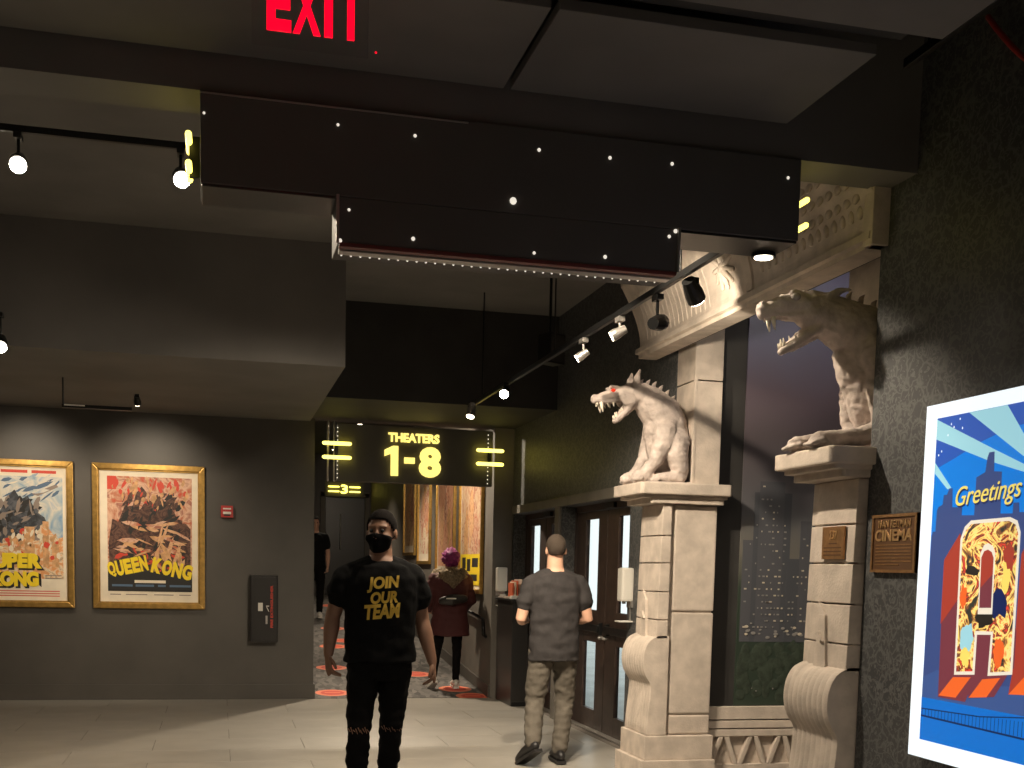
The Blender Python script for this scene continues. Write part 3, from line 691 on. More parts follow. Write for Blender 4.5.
for u0, u1 in ((.19, .40), (.43, .62), (.66, .74), (.78, 1.0)): flat('credit_line', rect(u0, .235, u1, .258), 'ink_blue', pq, .0155, .0162)
for u0, u1 in ((.17, .28), (.33, .55), (.62, .82), (.88, 1.0)): flat('credit_line', rect(u0, .145, u1, .155), 'ink_grey', pq, .012, .0128)

ps = framed(-2.635, 'gold framed film poster in pale blue and orange, cut by the left edge')
flat('picture', rect(.13, .30, 1.04, 1.36), 'art_sky', ps, .012, .013)
flat('dark_ridge', [(.16, .62), (.24, .90), (.33, 1.02), (.42, .98), (.50, 1.14), (.57, 1.22), (.63, 1.12), (.70, 1.16), (.78, 1.00), (.86, .94), (.90, .84), (.74, .80), (.66, .66), (.40, .60)], 'art_slate', ps, .013, .014)
strokes(ps, ['art_slate', 'ink_black', 'ink_grey'], 80, (.30, .72, .82, 1.12), 15, .0141, (.06, .02), (.3, 1.9))
strokes(ps, ['art_sky', 'paper', 'ink_blue'], 50, (.18, 1.16, 1.0, 1.34), 16, .0131, (.08, .014), (.2, .8))
strokes(ps, ['art_fire', 'ink_tan', 'paper', 'ink_red'], 90, (.18, .52, 1.0, .80), 17, .0153, (.03, .018), (1.2, 1.9))
flat('fire_city', [(.13, .30), (.13, .66), (.26, .62), (.36, .70), (.44, .66), (.52, .72), (.60, .66), (.72, .80), (.86, .88), (.98, .72), (1.04, .74), (1.04, .30)], 'art_fire', ps, .014, .0146)
for u0, u1, v1 in ((.50, .60, .74), (.66, .76, .84), (.84, .90, .9), (.93, 1.0, .7)): flat('pale_tower', rect(u0, .42, u1, v1), 'ink_tan', ps, .0146, .0152)
flat('pale_plane', [(.74, 1.18), (.98, 1.29), (1.0, 1.26), (.80, 1.16)], 'ink_grey', ps, .0131, .0137)
for u, v in ((.22, .315), (.22, .145)):
    pass
words('title_shadow', 'SUPER', .265, .385, .59, .17, 'ink_black', ps, .0150, .001, fat=.1); words('title_letters', 'SUPER', .25, .405, .58, .16, 'ink_yellow', ps, .0156, .002, fat=.07)
words('title_shadow', 'KONG', .33, .195, .49, .17, 'ink_black', ps, .0150, .001, fat=.1); words('title_letters', 'KONG', .315, .215, .48, .16, 'ink_yellow', ps, .0156, .002, fat=.07)
for u0, u1 in ((.16, .40), (.44, .70), (.74, .98)): flat('name_line', rect(u0, 1.395, u1, 1.425), 'ink_red', ps, .012, .0128)
for v in (.165, .14, .115): flat('credit_line', rect(.2, v, 1.0, v+.009), 'ink_red', ps, .012, .0128)
for v in (.30, .33): flat('credit_line', rect(.86, v, 1.02, v+.01), 'ink_grey', ps, .0147, .0153)

# ---------------------------------------------------------------- fire alarm and extinguisher cabinet
fa = empty('fire_alarm_station', label='small red fire alarm station on the dark wall', cat='alarm'); fa.matrix_world = frame_y((.02, YF-.001, 1.985))
flat('box', rect(0, 0, .125, .125), 'red_plastic', fa, 0, .05); flat('handle', rect(.02, .035, .105, .06), 'white_plastic', fa, .05, .06); flat('handle_base', rect(.03, .015, .095, .032), 'ink_black', fa, .05, .056)
flat('label_strip', rect(.02, .085, .105, .10), 'white_plastic', fa, .05, .0515)
ec = empty('extinguisher_cabinet', label='black fire extinguisher cabinet with red vertical lettering on the dark wall', cat='cabinet'); ec.matrix_world = frame_y((.325, YF-.001, .64))
MB().prism(rect(0, 0, .30, .73), 'Z', 0, .13).build('body', 'cabinet_black', ec, .01)
dr = MB().prism(rect(.02, .02, .28, .71), 'Z', .13, .142).build('door', 'cabinet_black', ec, .003)
flat('inspection_card', rect(.085, .34, .135, .43), 'white_plastic', ec, .142, .144)
words('lettering', 'FIRE EXTINGUISHER', .245, .16, .46, .028, 'ink_red', ec, .142, .002, rot=PI/2, fat=.03)
o = flat('handle', [(.165, .20), (.185, .20), (.185, .29), (.165, .29)], 'grey_metal', dr, .142, .16)
flat('latch', [(.17, .39), (.20, .39), (.205, .40), (.17, .40)], 'white_plastic', dr, .142, .15); flat('latch', [(.172, .385), (.18, .385), (.205, .335), (.197, .335)], 'white_plastic', dr, .142, .15)

# ---------------------------------------------------------------- corridor posters
cols = [('corr_art_a', [(.3, (.55, .25, .12)), (.5, (.70, .52, .34)), (.62, (.45, .14, .08)), (.75, (.66, .58, .42))]), ('corr_art_b', [(.3, (.62, .22, .13)), (.5, (.72, .40, .24)), (.66, (.50, .16, .09))]),
        ('corr_art_c', [(.3, (.60, .44, .27)), (.5, (.74, .62, .45)), (.6, (.50, .12, .08)), (.7, (.72, .60, .42))]), ('corr_art_d', [(.3, (.60, .32, .14)), (.5, (.70, .50, .28)), (.65, (.30, .14, .08))])]
info = [(13.70, 15.09, 'tall gold framed corridor poster nearest the lobby, with a yellow block at its foot'), (15.42, 16.78, 'tall gold framed corridor poster in orange, second from the lobby'),
        (17.28, 18.40, 'tall gold framed corridor poster in cream and red, third from the lobby'), (18.66, 19.86, 'tall gold framed corridor poster farthest from the lobby')]
for k, (a, b_, lb) in enumerate(info):
    wd = b_-a; z0 = (1.19, 1.36, 1.54, 1.68)[k]; ht = 1.72
    p = empty('corridor_poster', label=lb, cat='poster', group='film posters along the corridor'); p.matrix_world = frame_x((3.049, b_, z0))
    MT[cols[k][0]] = art(cols[k][0], cols[k][1], 4, 2.6, 6)
    for n, rc in (('frame_side', rect(0, 0, .05, ht)), ('frame_side', rect(wd-.05, 0, wd, ht)), ('frame_rail', rect(.05, 0, wd-.05, .05)), ('frame_rail', rect(.05, ht-.05, wd-.05, ht))): MB().prism(rc, 'Z', 0, .04).build(n, 'gold', p, .006)
    flat('sheet', rect(.03, .03, wd-.03, ht-.03), 'paper', p, 0, .01); flat('picture', rect(.12, .16, wd-.12, ht-.12), cols[k][0], p, .01, .012)
    for i in range(3): flat('figure_patch', blob(wd*(.3+.2*i), .7+.25*(i % 2), .13, .3, 18, i+k*3, .35), ('ink_tan', 'art_gold', 'art_warm')[(i+k) % 3], p, .012, .0135+.0005*i)
    if k == 0:
        flat('title_block', rect(.10, .10, wd-.10, .48), 'ink_yellow', p, .016, .0165)
        for i, (u0, u1, v0, v1) in enumerate(((.2, .42, .3, .44), (.5, .7, .27, .42), (.8, 1.15, .32, .43), (.25, .6, .14, .22), (.72, 1.1, .15, .23))): flat('title_mark', rect(u0, v0, u1, v1), 'ink_black', p, .0165, .017)
    if k == 2: flat('red_figure', blob(wd*.62, .8, .2, .25, 18, 4, .2), 'art_warm', p, .0155, .016)

# ---------------------------------------------------------------- glowing postcard display
pc = empty('postcard_display', label='glowing blue postcard light box with a giant picture letter on the wallpaper wall', cat='display'); pc.matrix_world = frame_x((XW-.001, 4.697, .703))
PW, PH = 1.45, 1.552
MT['d_white'] = lit('display_white', (.86, .95, 1.0), .56); MT['d_sky'] = lit('display_sky', srgb(0, 135, 240), 0.384); MT['d_sky2'] = lit('display_upper_sky', srgb(45, 95, 195), 0.372)
MT['d_navy'] = lit('display_navy', srgb(66, 88, 150), 0.310); MT['d_beam'] = lit('display_beam', srgb(165, 222, 235), 0.422); MT['d_red'] = lit('display_red', srgb(180, 66, 50), 0.384); MT['d_plum'] = lit('display_plum', srgb(128, 60, 72), 0.384)
MT['d_orange'] = lit('display_orange', srgb(252, 110, 45), 0.409); MT['d_cream'] = lit('display_cream', srgb(245, 235, 215), 0.434); MT['d_text'] = lit('display_text', srgb(255, 228, 110), 0.434); MT['d_dark'] = lit('display_dark', srgb(20, 40, 100), 0.310)
MT['d_art'] = art('display_collage', [(.34, srgb(40, 45, 40)), (.41, srgb(150, 90, 50)), (.46, srgb(250, 215, 110)), (.51, srgb(255, 235, 150)), (.545, srgb(240, 140, 60)), (.59, srgb(40, 36, 34)), (.66, srgb(225, 70, 50))], 10, 2.4, 5, emit=.36)
MT['d_mid'] = lit('display_mid', srgb(70, 100, 165), 0.310); MT['d_blue'] = lit('display_low_blue', srgb(8, 120, 222), 0.372)
MB().prism(rect(0, 0, PW, PH), 'Z', 0, .052).build('case', 'white_plastic', pc, .004)
flat('lit_border', rect(0, 0, PW, PH), 'd_white', pc, .052, .058)
flat('sky', rect(.085, .08, PW-.085, 1.49), 'd_sky', pc, .058, .0585)
flat('upper_sky', [(.085, 1.49), (.085, 1.27), (.2, 1.3), (.4, 1.36), (.6, 1.40), (PW-.085, 1.43), (PW-.085, 1.49)], 'd_sky2', pc, .0585, .0588)
flat('light_beam', [(.085, 1.485), (.087, 1.40), (.47, 1.275), (.80, 1.185), (.80, 1.20), (.47, 1.33)], 'd_beam', pc, .0588, .0592)
flat('light_beam', [(.31, 1.489), (.557, 1.489), (.80, 1.215), (.80, 1.205)], 'd_beam', pc, .0588, .0592)
flat('light_beam', [(.086, 1.30), (.09, 1.252), (.188, 1.179), (.215, 1.184)], 'd_beam', pc, .0588, .0592)
for u, v in ((.17, 1.41), (.19, 1.455), (.21, 1.44), (.25, 1.47), (.13, 1.345), (.11, 1.33), (.27, 1.43)): flat('star', blob(u, v, .004, .005, 8), 'd_white', pc, .0592, .0595)
sk = [(.0865, .30), (.091, .978), (.10, 1.00), (.118, 1.00), (.12, 1.09), (.131, 1.106), (.16, 1.115), (.165, 1.156), (.188, 1.156), (.202, 1.182), (.225, 1.181), (.23, 1.101), (.30, 1.097), (.30, 1.064), (.385, 1.061), (.385, 1.216), (.442, 1.234), (.45, 1.29), (.46, 1.312), (.494, 1.312), (.498, 1.233), (.548, 1.228), (.555, 1.061), (.63, 1.059), (.631, 1.101), (.665, 1.10), (.67, 1.062), (.85, 1.06), (.9, 1.15), (1.0, 1.15), (1.0, 1.05), (PW-.086, 1.05), (PW-.086, .30)]
flat('skyline', sk, 'd_navy', pc, .0592, .0596)
flat('mist', [(.0865, .36), (.19, .40), (.5, .36), (PW-.086, .44), (PW-.086, .22), (.0865, .20)], 'd_mid', pc, .0596, .0598)
flat('water', rect(.086, .082, PW-.086, .27), 'd_blue', pc, .0598, .060)
flat('bridge_cable', [(.087, .222), (.5, .236), (.9, .28), (.9, .275), (.5, .231), (.087, .217)], 'd_dark', pc, .060, .0605); flat('bridge_deck', [(.09, .192), (.5, .188), (1.2, .18), (1.2, .172), (.5, .18), (.09, .184)], 'd_dark', pc, .060, .0605)
bh = MB()
for k in range(34): bh.prism(rect(.095+k*.024, .187, .098+k*.024, .222+.03*k/34), 'Z', .060, .0604)
bh.build('bridge_hangers', 'd_dark', pc, kind='stuff')
flat('letter_side', [(.30, .985), (.196, .877), (.208, .283), (.40, .283), (.46, .394), (.70, .45), (.70, .6)], 'd_plum', pc, .060, .0608); flat('letter_side', [(.30, .99), (.196, .877), (.197, .60), (.32, .72)], 'd_red', pc, .0608, .0612)
flat('letter_side', [(.44, .56), (.60, .56), (.66, .417), (.588, .325), (.422, .302), (.417, .345), (.44, .39)], 'd_plum', pc, .0608, .0612)
flat('letter_foot', [(.212, .290), (.308, .379), (.43, .39), (.335, .294)], 'd_orange', pc, .0612, .0616); flat('letter_foot', [(.425, .304), (.507, .389), (.62, .405), (.54, .318)], 'd_orange', pc, .0612, .0616)
flat('letter_side', [(.70, .90), (.76, .99), (PW-.09, .99), (PW-.09, .40), (.764, .375), (.674, .344), (.69, .43)], 'd_red', pc, .060, .0606); flat('letter_foot', [(.676, .345), (.76, .42), (PW-.09, .48), (PW-.09, .40)], 'd_orange', pc, .0606, .061)
A = [(.316, .39), (.305, .965), (.33, 1.015), (.37, 1.04), (.62, 1.045), (.665, 1.03), (.688, .985), (.692, .425), (.54, .406), (.545, .574), (.455, .569), (.454, .403)]
hole = [(.463, .68), (.458, .886), (.474, .912), (.498, .918), (.522, .908), (.536, .885), (.539, .683)]
def ring(outer, inset, cx, cy): return [(cx+(u-cx)*inset, cy+(v-cy)*inset) for u, v in outer]
flat('letter_outline', A, 'd_cream', pc, .0616, .0622)
Ai = [(.330, .405), (.320, .96), (.340, 1.0), (.375, 1.025), (.615, 1.030), (.655, 1.015), (.674, .98), (.678, .437), (.556, .422), (.560, .588), (.440, .584), (.440, .416)]
flat('letter_picture', Ai, 'd_art', pc, .0622, .0627)
for k, (u, v, ru, rv, m_) in enumerate(((.58, .70, .075, .05, 'd_dark'), (.50, .64, .05, .035, 'ink_black'), (.60, .51, .035, .055, 'd_orange'), (.39, .55, .04, .06, 'd_beam'), (.40, .83, .05, .02, 'ink_black'), (.63, .88, .03, .07, 'd_red'), (.385, .47, .035, .035, 'd_text'), (.35, .72, .02, .05, 'd_orange'), (.62, .8, .025, .06, 'd_text'))):
    flat('collage_patch', blob(u, v, ru, rv, 18, k, .3), m_, pc, .0627, .0631+.0001*k)
flat('hole_outline', ring(hole, 1.22, .498, .80), 'd_cream', pc, .0640, .0645); flat('hole', hole, 'd_plum', pc, .0645, .065); flat('hole_top', [(.461, .76), (.458, .886), (.474, .912), (.498, .918), (.522, .908), (.536, .885), (.538, .82)], 'd_red', pc, .065, .0653)
words('script_shadow', 'Greetings', .262, 1.070, .425, .105, 'd_dark', pc, .0600, .001, rot=.05, fat=0, shear=.35); words('script_lettering', 'Greetings', .258, 1.078, .425, .105, 'd_text', pc, .0612, .002, rot=.05, fat=0, shear=.35)
# red neon curve on the wall above
pts = []
for k in range(9):
    t = k/8; pts.append((XW-.03, 4.46-.46*t, 3.80-.55*t+.13*t*t*1.0))
MB().tube(pts, [.012]*9, 8).build('red_neon_curve', 'red_plastic', label='thin red curved tube high on the wallpaper wall above the display', cat='tube', smooth=True)

# ================================================================ lamps
def spot(par, aim_local, power, size, blend=.5, col=(1, .84, .64), soft=.05, loc=(0, 0, 0)):
    l = bpy.data.lights.new('emitter', 'SPOT'); l.energy = power; l.spot_size = math.radians(size); l.spot_blend = blend; l.color = col; l.shadow_soft_size = soft
    o = bpy.data.objects.new('emitter', l); COL.objects.link(o); o.parent = par; o.location = loc
    o.rotation_euler = Vector(aim_local).to_track_quat('-Z', 'Y').to_euler(); return o
def head(loc, aim, label, power=0, size=50, rail=.22, lens='lamp_white', shell='dark_metal', r=.042, ln_=.13, group='spotlights on the lobby tracks', blend=.5, col=(1, .84, .64), soft=.05, glow=True):
    """track spotlight: stem, yoke, can, lens; loc = centre of the lens"""
    h = empty('track_spotlight', loc, label=label, cat='spotlight', group=group)
    d = (Vector(aim)-Vector(loc)).normalized(); bk = -d*ln_
    MB().tube([tuple(-d*.004), tuple(bk*.35), tuple(bk)], [r, r, r*.72], 14, cap=False).build('can', shell, h, smooth=False)
    c = bk*.55; top = Vector((c.x, c.y, rail))
    MB().tube([tuple(c+Vector((0, 0, r*.8))), tuple(top)], [.009, .009], 8).build('stem', shell, h, smooth=True)
    MB().box(c.x-.02, c.x+.02, c.y-.045, c.y+.045, rail-.03, rail).build('adapter', shell, h, .003)
    MB().tube([tuple(d*.000), tuple(d*.003)], [r*.86, r*.86], 14, cap=False).build('lens', lens if glow else 'grey_metal', h)
    if power: spot(h, d, power, size, blend, col, soft, tuple(d*.012))
    return h
def track(name, p, q, label, s=.014):
    p, q = Vector(p), Vector(q); c = (p+q)/2
    t = empty('lighting_track', tuple(c), label=label, cat='track')
    dx = abs(q.x-p.x)/2+s; dy = abs(q.y-p.y)/2+s
    box('rail', 'dark_metal', t, -dx, dx, -dy, dy, -.018, .018, .003)
    for f in (-.8, 0, .8):
        MB().tube([(f*(dx-s), f*(dy-s), .018), (f*(dx-s), f*(dy-s), ZC-c.z)], [.006, .006], 6).build('hanger_rod', 'dark_metal', t)
    return t
track('t', (2.35, 5.35, 3.05), (2.35, 11.35, 3.05), 'long black lighting track running towards the corridor beside the portal')
track('t', (-3.0, 7.05, 3.80), (.25, 7.05, 3.80), 'black lighting track carrying the glaring lamps at upper left')
track('t', (.6, 6.2, 3.72), (2.1, 6.2, 3.72), 'black lighting track hidden behind the hanging sign')
track('t', (2.69, 3.0, 3.56), (2.69, 4.42, 3.56), 'short black lighting track near the top right corner')
head((2.45, 5.95, 2.93), (3.05, 6.4, 2.3), 'black box spotlight nearest the hanging sign on the long track', 40, 60, .10, r=.05)
head((2.42, 6.38, 2.90), (3.03, 7.12, 3.13), 'black spotlight, second along the long track, aimed at the lintel', 52, 50, .13, r=.045, ln_=.16)
head((2.31, 6.94, 2.915), (.6, 7.6, 1.9), 'pale spotlight, third along the long track', 45, 90, .115, shell='grey_metal', r=.034, ln_=.10)
head((2.31, 7.65, 2.90), (.6, 8.6, 1.7), 'pale spotlight, fourth along the long track', 45, 90, .13, shell='grey_metal', r=.03, ln_=.09)
head((2.28, 9.60, 2.93), (1.3, 7.0, 1.6), 'shining spotlight, fifth along the long track, facing the viewer', 55, 80, .10, lens='lamp_hot')
head((2.27, 10.90, 2.90), (1.5, 10.0, 0), 'pale spotlight at the far end of the long track', 50, 80, .13, shell='grey_metal')
sp_ = empty('loudspeaker', (2.62, 9.4, 3.28), .5, label='small dark loudspeaker above the long lighting track', cat='speaker')
box('cabinet', 'dark_metal', sp_, -.09, .09, -.07, .07, -.12, .12, .01); box('grille', 'black_paint', sp_, -.075, .075, -.076, -.07, -.105, .105, .002); MB().tube([(0, .02, .11), (0, .02, ZC-3.28)], [.012, .012], 8).build('hanger_rod', 'dark_metal', sp_)
head((-.197, 6.99, 3.60), (.3, 3.0, 1.2), 'glaring lamp at upper left, beside the yellow tube end of the sign', 40, 95, .18, lens='lamp_hot', r=.05)
head((-1.046, 7.01, 3.60), (-.7, 3.0, 1.2), 'glaring lamp at the far upper left', 40, 95, .18, lens='lamp_hot', r=.05)
head((-1.52, 9.25, 3.0), (-1.2, 6.0, .6), 'glaring lamp half cut by the left edge', 40, 95, .25, lens='lamp_hot', r=.05)
# lamps on the hidden track: they wash the portal and the floor
head((1.15, 6.15, 3.60), (3.05, 8.0, 1.5), 'warm spotlight behind the hanging sign, aimed at the far pillar', 240, 58, .10, soft=.035)
head((1.45, 6.20, 3.60), (3.05, 5.5, 1.4), 'warm spotlight behind the hanging sign, aimed at the near pillar', 185, 62, .10, soft=.035)
head((.85, 6.25, 3.60), (2.6, 8.9, .3), 'warm spotlight behind the hanging sign, aimed at the doors', 200, 70, .10)
head((1.80, 6.25, 3.60), (.6, 9.6, 0), 'warm spotlight behind the hanging sign, aimed at the open floor', 420, 85, .10, blend=.8)
# short suspended track in front of the posters
st = empty('poster_light_bar', (-1.03, 11.0, 2.82), label='short suspended light bar in front of the framed posters', cat='light bar')
box('bar', 'dark_metal', st, -.29, .29, -.02, .02, -.015, .015, .003); MB().tube([(-.28, 0, .01), (-.28, 0, .24)], [.008, .008], 8).build('drop_stem', 'dark_metal', st); box('painted_lit_end', 'white_plastic', st, -.27, -.10, -.024, -.018, 0, .012)  # white strip paints the lit left end of the bar
for x, lb in ((-2.0, 'poster spotlight under the soffit, aimed at the blue and orange poster'), (-.75, 'poster spotlight under the soffit, aimed at the red and brown poster')):
    head((x, 11.9, 2.98), (x+.05, YF, 1.9), lb, 46, 85, .08, group='poster spotlights under the soffit', r=.035, ln_=.09, blend=.9)
# unseen downlights above and behind the viewer, added as fill for the near lobby
for x, y, lb in ((-2.2, 1.2, 'added fill downlight over the lobby at left'), (.6, -.6, 'added fill downlight over the viewer'), (-2.2, -2.4, 'added fill downlight far behind the viewer'), (2.0, -2.4, 'added fill downlight behind the viewer by the wallpaper wall')):
    dl = empty('fill_downlight', (x, y, 3.47), label=lb, cat='downlight', group='added lobby fill downlights')
    MB().tube([(0, 0, 0), (0, 0, -.012)], [.09, .085], 20, cap=False).build('trim_ring', 'white_plastic', dl); MB().tube([(0, 0, -.012), (0, 0, -.015)], [.07, .07], 20, cap=False).build('lens', 'lamp_white', dl)
    spot(dl, (0, .12, -1), 170, 150, .6, (1, .88, .72), .07, (0, 0, -.02))
# unseen lamp added in the passage to brighten the mural
dl = empty('mural_fill_light', (4.6, 6.5, ZC), label='added fill downlight for the mural in the passage behind the stone portal', cat='downlight')
MB().tube([(0, 0, 0), (0, 0, -.02)], [.09, .085], 20, cap=False).build('trim_ring', 'white_plastic', dl); MB().tube([(0, 0, -.02), (0, 0, -.023)], [.07, .07], 20, cap=False).build('lens', 'lamp_white', dl)
spot(dl, (-.1, .7, -.75), 30, 120, .8, (1, .9, .8), .07, (0, 0, -.03))
# corridor lamps
for y, lb, pw in ((14.9, 'corridor ceiling spotlight nearest the lobby', 330), (17.5, 'corridor ceiling spotlight in the middle', 160), (21.5, 'corridor ceiling spotlight by the end door', 90)):
    head((2.0, y, 3.55), (2.0 if y > 15 else 1.6, y if y > 15 else 12.0, 0), lb, pw, 110, .2, group='corridor ceiling spotlights', blend=.7)
head((2.2, 13.75, 3.45), (3.05, 16.5, 1.9), 'corridor ceiling spotlight washing the tall posters', 140, 90, .3, group='corridor ceiling spotlights', blend=.8)

# ================================================================ small things
def dispenser(M_, label):
    d = empty('sanitizer_dispenser', label=label, cat='dispenser', group='wall hand sanitizer dispensers'); d.matrix_world = M_
    MB().prism(rect(0, 0, .125, .275), 'Z', 0, .105).build('housing', 'white_plastic', d, .02); flat('back_plate', rect(.01, -.05, .115, .02), 'grey_metal', d, 0, .02)
    flat('nozzle', rect(.05, -.02, .075, .0), 'grey_metal', d, .05, .075); MB().prism(rect(.01, -.17, .115, -.158), 'Z', 0, .12).build('drip_tray', 'white_plastic', d, .003); flat('tray_bracket', rect(.055, -.16, .07, -.05), 'grey_metal', d, 0, .012)
    return d
dispenser(frame_x((XD-.001, 9.20, 1.255)), 'white hand sanitizer dispenser beside the stone pillar and near glass door')
dispenser(frame_y((3.085, YF-.001, 1.24)), 'white hand sanitizer dispenser on the grey jamb by the corridor')
ct = empty('console_cabinet', (3.18, 12.75, 0), label='slim black console cabinet standing before the far glass door', cat='cabinet')
box('body', 'cabinet_black', ct, -.09, .09, -.36, .36, 0, 1.15, .006); box('top', 'cabinet_black', ct, -.11, .095, -.38, .38, 1.15, 1.175, .004); box('plinth', 'dark_metal', ct, -.085, .085, -.37, .37, 0, .05, .002)
fh = empty('leaflet_holder', (3.17, 12.70, 1.175), label='clear leaflet holder with orange red flyers on the black console', cat='leaflet holder')
box('tray', 'clear_plastic', fh, -.07, .07, -.17, .17, 0, .02, .003); box('back', 'clear_plastic', fh, .05, .06, -.17, .17, .02, .21, .002)
for i in range(3): box('flyer', ('plant_red', 'paper', 'plant_red')[i], fh, -.045+i*.03, -.03+i*.03, -.15+.02*i, .05+.05*i, .02, .17+.012*i, .001)
pp = empty('paper_stack', (3.12, 12.42, 1.175), label='small stack of white papers at the near end of the black console', cat='papers')
for i in range(3): box('sheet', 'white_plastic', pp, -.05+.004*i, .05, -.04, .05, .012*i, .012*i+.01, .001)
pp = empty('paper_napkins', (3.12, 13.02, 1.175), label='loose white napkins at the far end of the black console', cat='papers')
MB().prism([(-.05, -.06), (.05, -.04), (.04, .05), (-.03, .06)], 'Z', 0, .008).build('napkin', 'white_plastic', pp); MB().prism([(-.04, -.05), (.03, -.06), (.05, .03), (-.02, .05)], 'Z', .008, .03).build('napkin', 'white_plastic', pp, .006)
hr = empty('handrail', (3.0, 15.0, 0), label='dark handrail climbing along the corridor ramp wall', cat='handrail')
MB().tube([(.035, -1.55, .70), (0, -1.6, .72), (0, -1.55, .90), (0, 6, .90+7.5*SL)], [.022]*4, 10).build('rail', 'dark_metal', hr, smooth=True)
for y in (-1.2, 0.6, 2.4, 4.2): MB().tube([(0, y, .90+(y+1.55)*SL), (.048, y, .86+(y+1.55)*SL)], [.012, .012], 8).build('bracket', 'dark_metal', hr, smooth=True)
b = MB(); b.add([(3.03, 13.26, 0), (3.05, 13.26, 0), (3.05, 24.5, ramp(24.5)), (3.03, 24.5, ramp(24.5)), (3.03, 13.26, .14), (3.05, 13.26, .14), (3.05, 24.5, ramp(24.5)+.14), (3.03, 24.5, ramp(24.5)+.14)],
      [(0,3,2,1),(4,5,6,7),(0,1,5,4),(1,2,6,5),(2,3,7,6),(3,0,4,7)])
b.build('baseboard_corridor', 'wall_dark', label='dark baseboard along the corridor ramp', cat='baseboard', kind='structure')
# round red floor stickers on the ramp
names = ['nearest the corner of the poster wall', 'second up the ramp by the left wall', 'third up the ramp by the left wall', 'fourth up the ramp by the left wall', 'farthest up the ramp']
spots = [(1.27, 13.62, names[0]), (1.42, 15.4, names[1]), (1.62, 17.3, names[2]), (1.80, 19.3, names[3]), (2.05, 22.6, names[4]), (1.85, 17.9, 'in the middle of the ramp'), (2.45, 14.9, 'left of the woman in the burgundy coat'), (2.76, 13.85, 'under the woman in the burgundy coat'), (2.88, 13.38, 'by the foot of the right corridor wall')]
dm = MB().tube([(0, 0, 0), (0, 0, .003)], [.20, .20], 28, cap=False).mesh('disc'); dm.materials.append(MT['decal_orange'])
dm2 = MB().tube([(0, 0, .003), (0, 0, .0045)], [.135, .135], 24, cap=False).mesh('disc_centre'); dm2.materials.append(MT['decal_red'])
dm3 = MB().box(-.09, .09, -.02, .02, .0045, .0055).mesh('print_bar'); dm3.materials.append(MT['decal_orange'])
for x, y, n in spots:
    e = empty('floor_sticker', (x, y, ramp(y)+.001), label='round red floor sticker '+n, cat='sticker', group='round red floor stickers'); e.rotation_euler = (math.atan(SL) if y > 13.35 else 0, 0, 0)
    for n_, me in (('disc', dm), ('disc_centre', dm2), ('print_bar', dm3)):
        o = bpy.data.objects.new(n_, me); COL.objects.link(o); o.parent = e
# ================================================================ people
def unit(v): return Vector(v).normalized()
def hand(body, fing, wrist, d, t, k=1.0, curl=.38):
    w = Vector(wrist); d = unit(d); t = Vector(t); t = (t-d*t.dot(d)).normalized(); n = d.cross(t)
    if n.x*w.x > 0: n = -n          # the palm faces the body
    body.tube([tuple(w-d*.02*k), tuple(w+d*.035*k), tuple(w+d*.085*k)], [(.027*k, .021*k), (.039*k, .018*k), (.041*k, .0145*k)], 12, up=tuple(t))
    for off, ln, in ((.030, .066), (.010, .076), (-.010, .071), (-.029, .055)):
        p = w+d*.078*k+t*off*k; dd = d.copy(); pts = [tuple(p)]; seg = ln*k/3
        for i in range(3):
            dd = (dd*math.cos(curl)+n*math.sin(curl)).normalized(); p = p+dd*seg; pts.append(tuple(p))
        fing.tube(pts, [.0092*k, .009*k, .0082*k, .0068*k], 8)
    p = w+d*.025*k+t*.03*k
    e = (t*.75+d*.8+n*.25).normalized(); f = (t*.25+d*1+n*.35).normalized()
    fing.tube([tuple(p), tuple(p+e*.035*k), tuple(p+e*.035*k+f*.034*k)], [.0125*k, .011*k, .0085*k], 8)

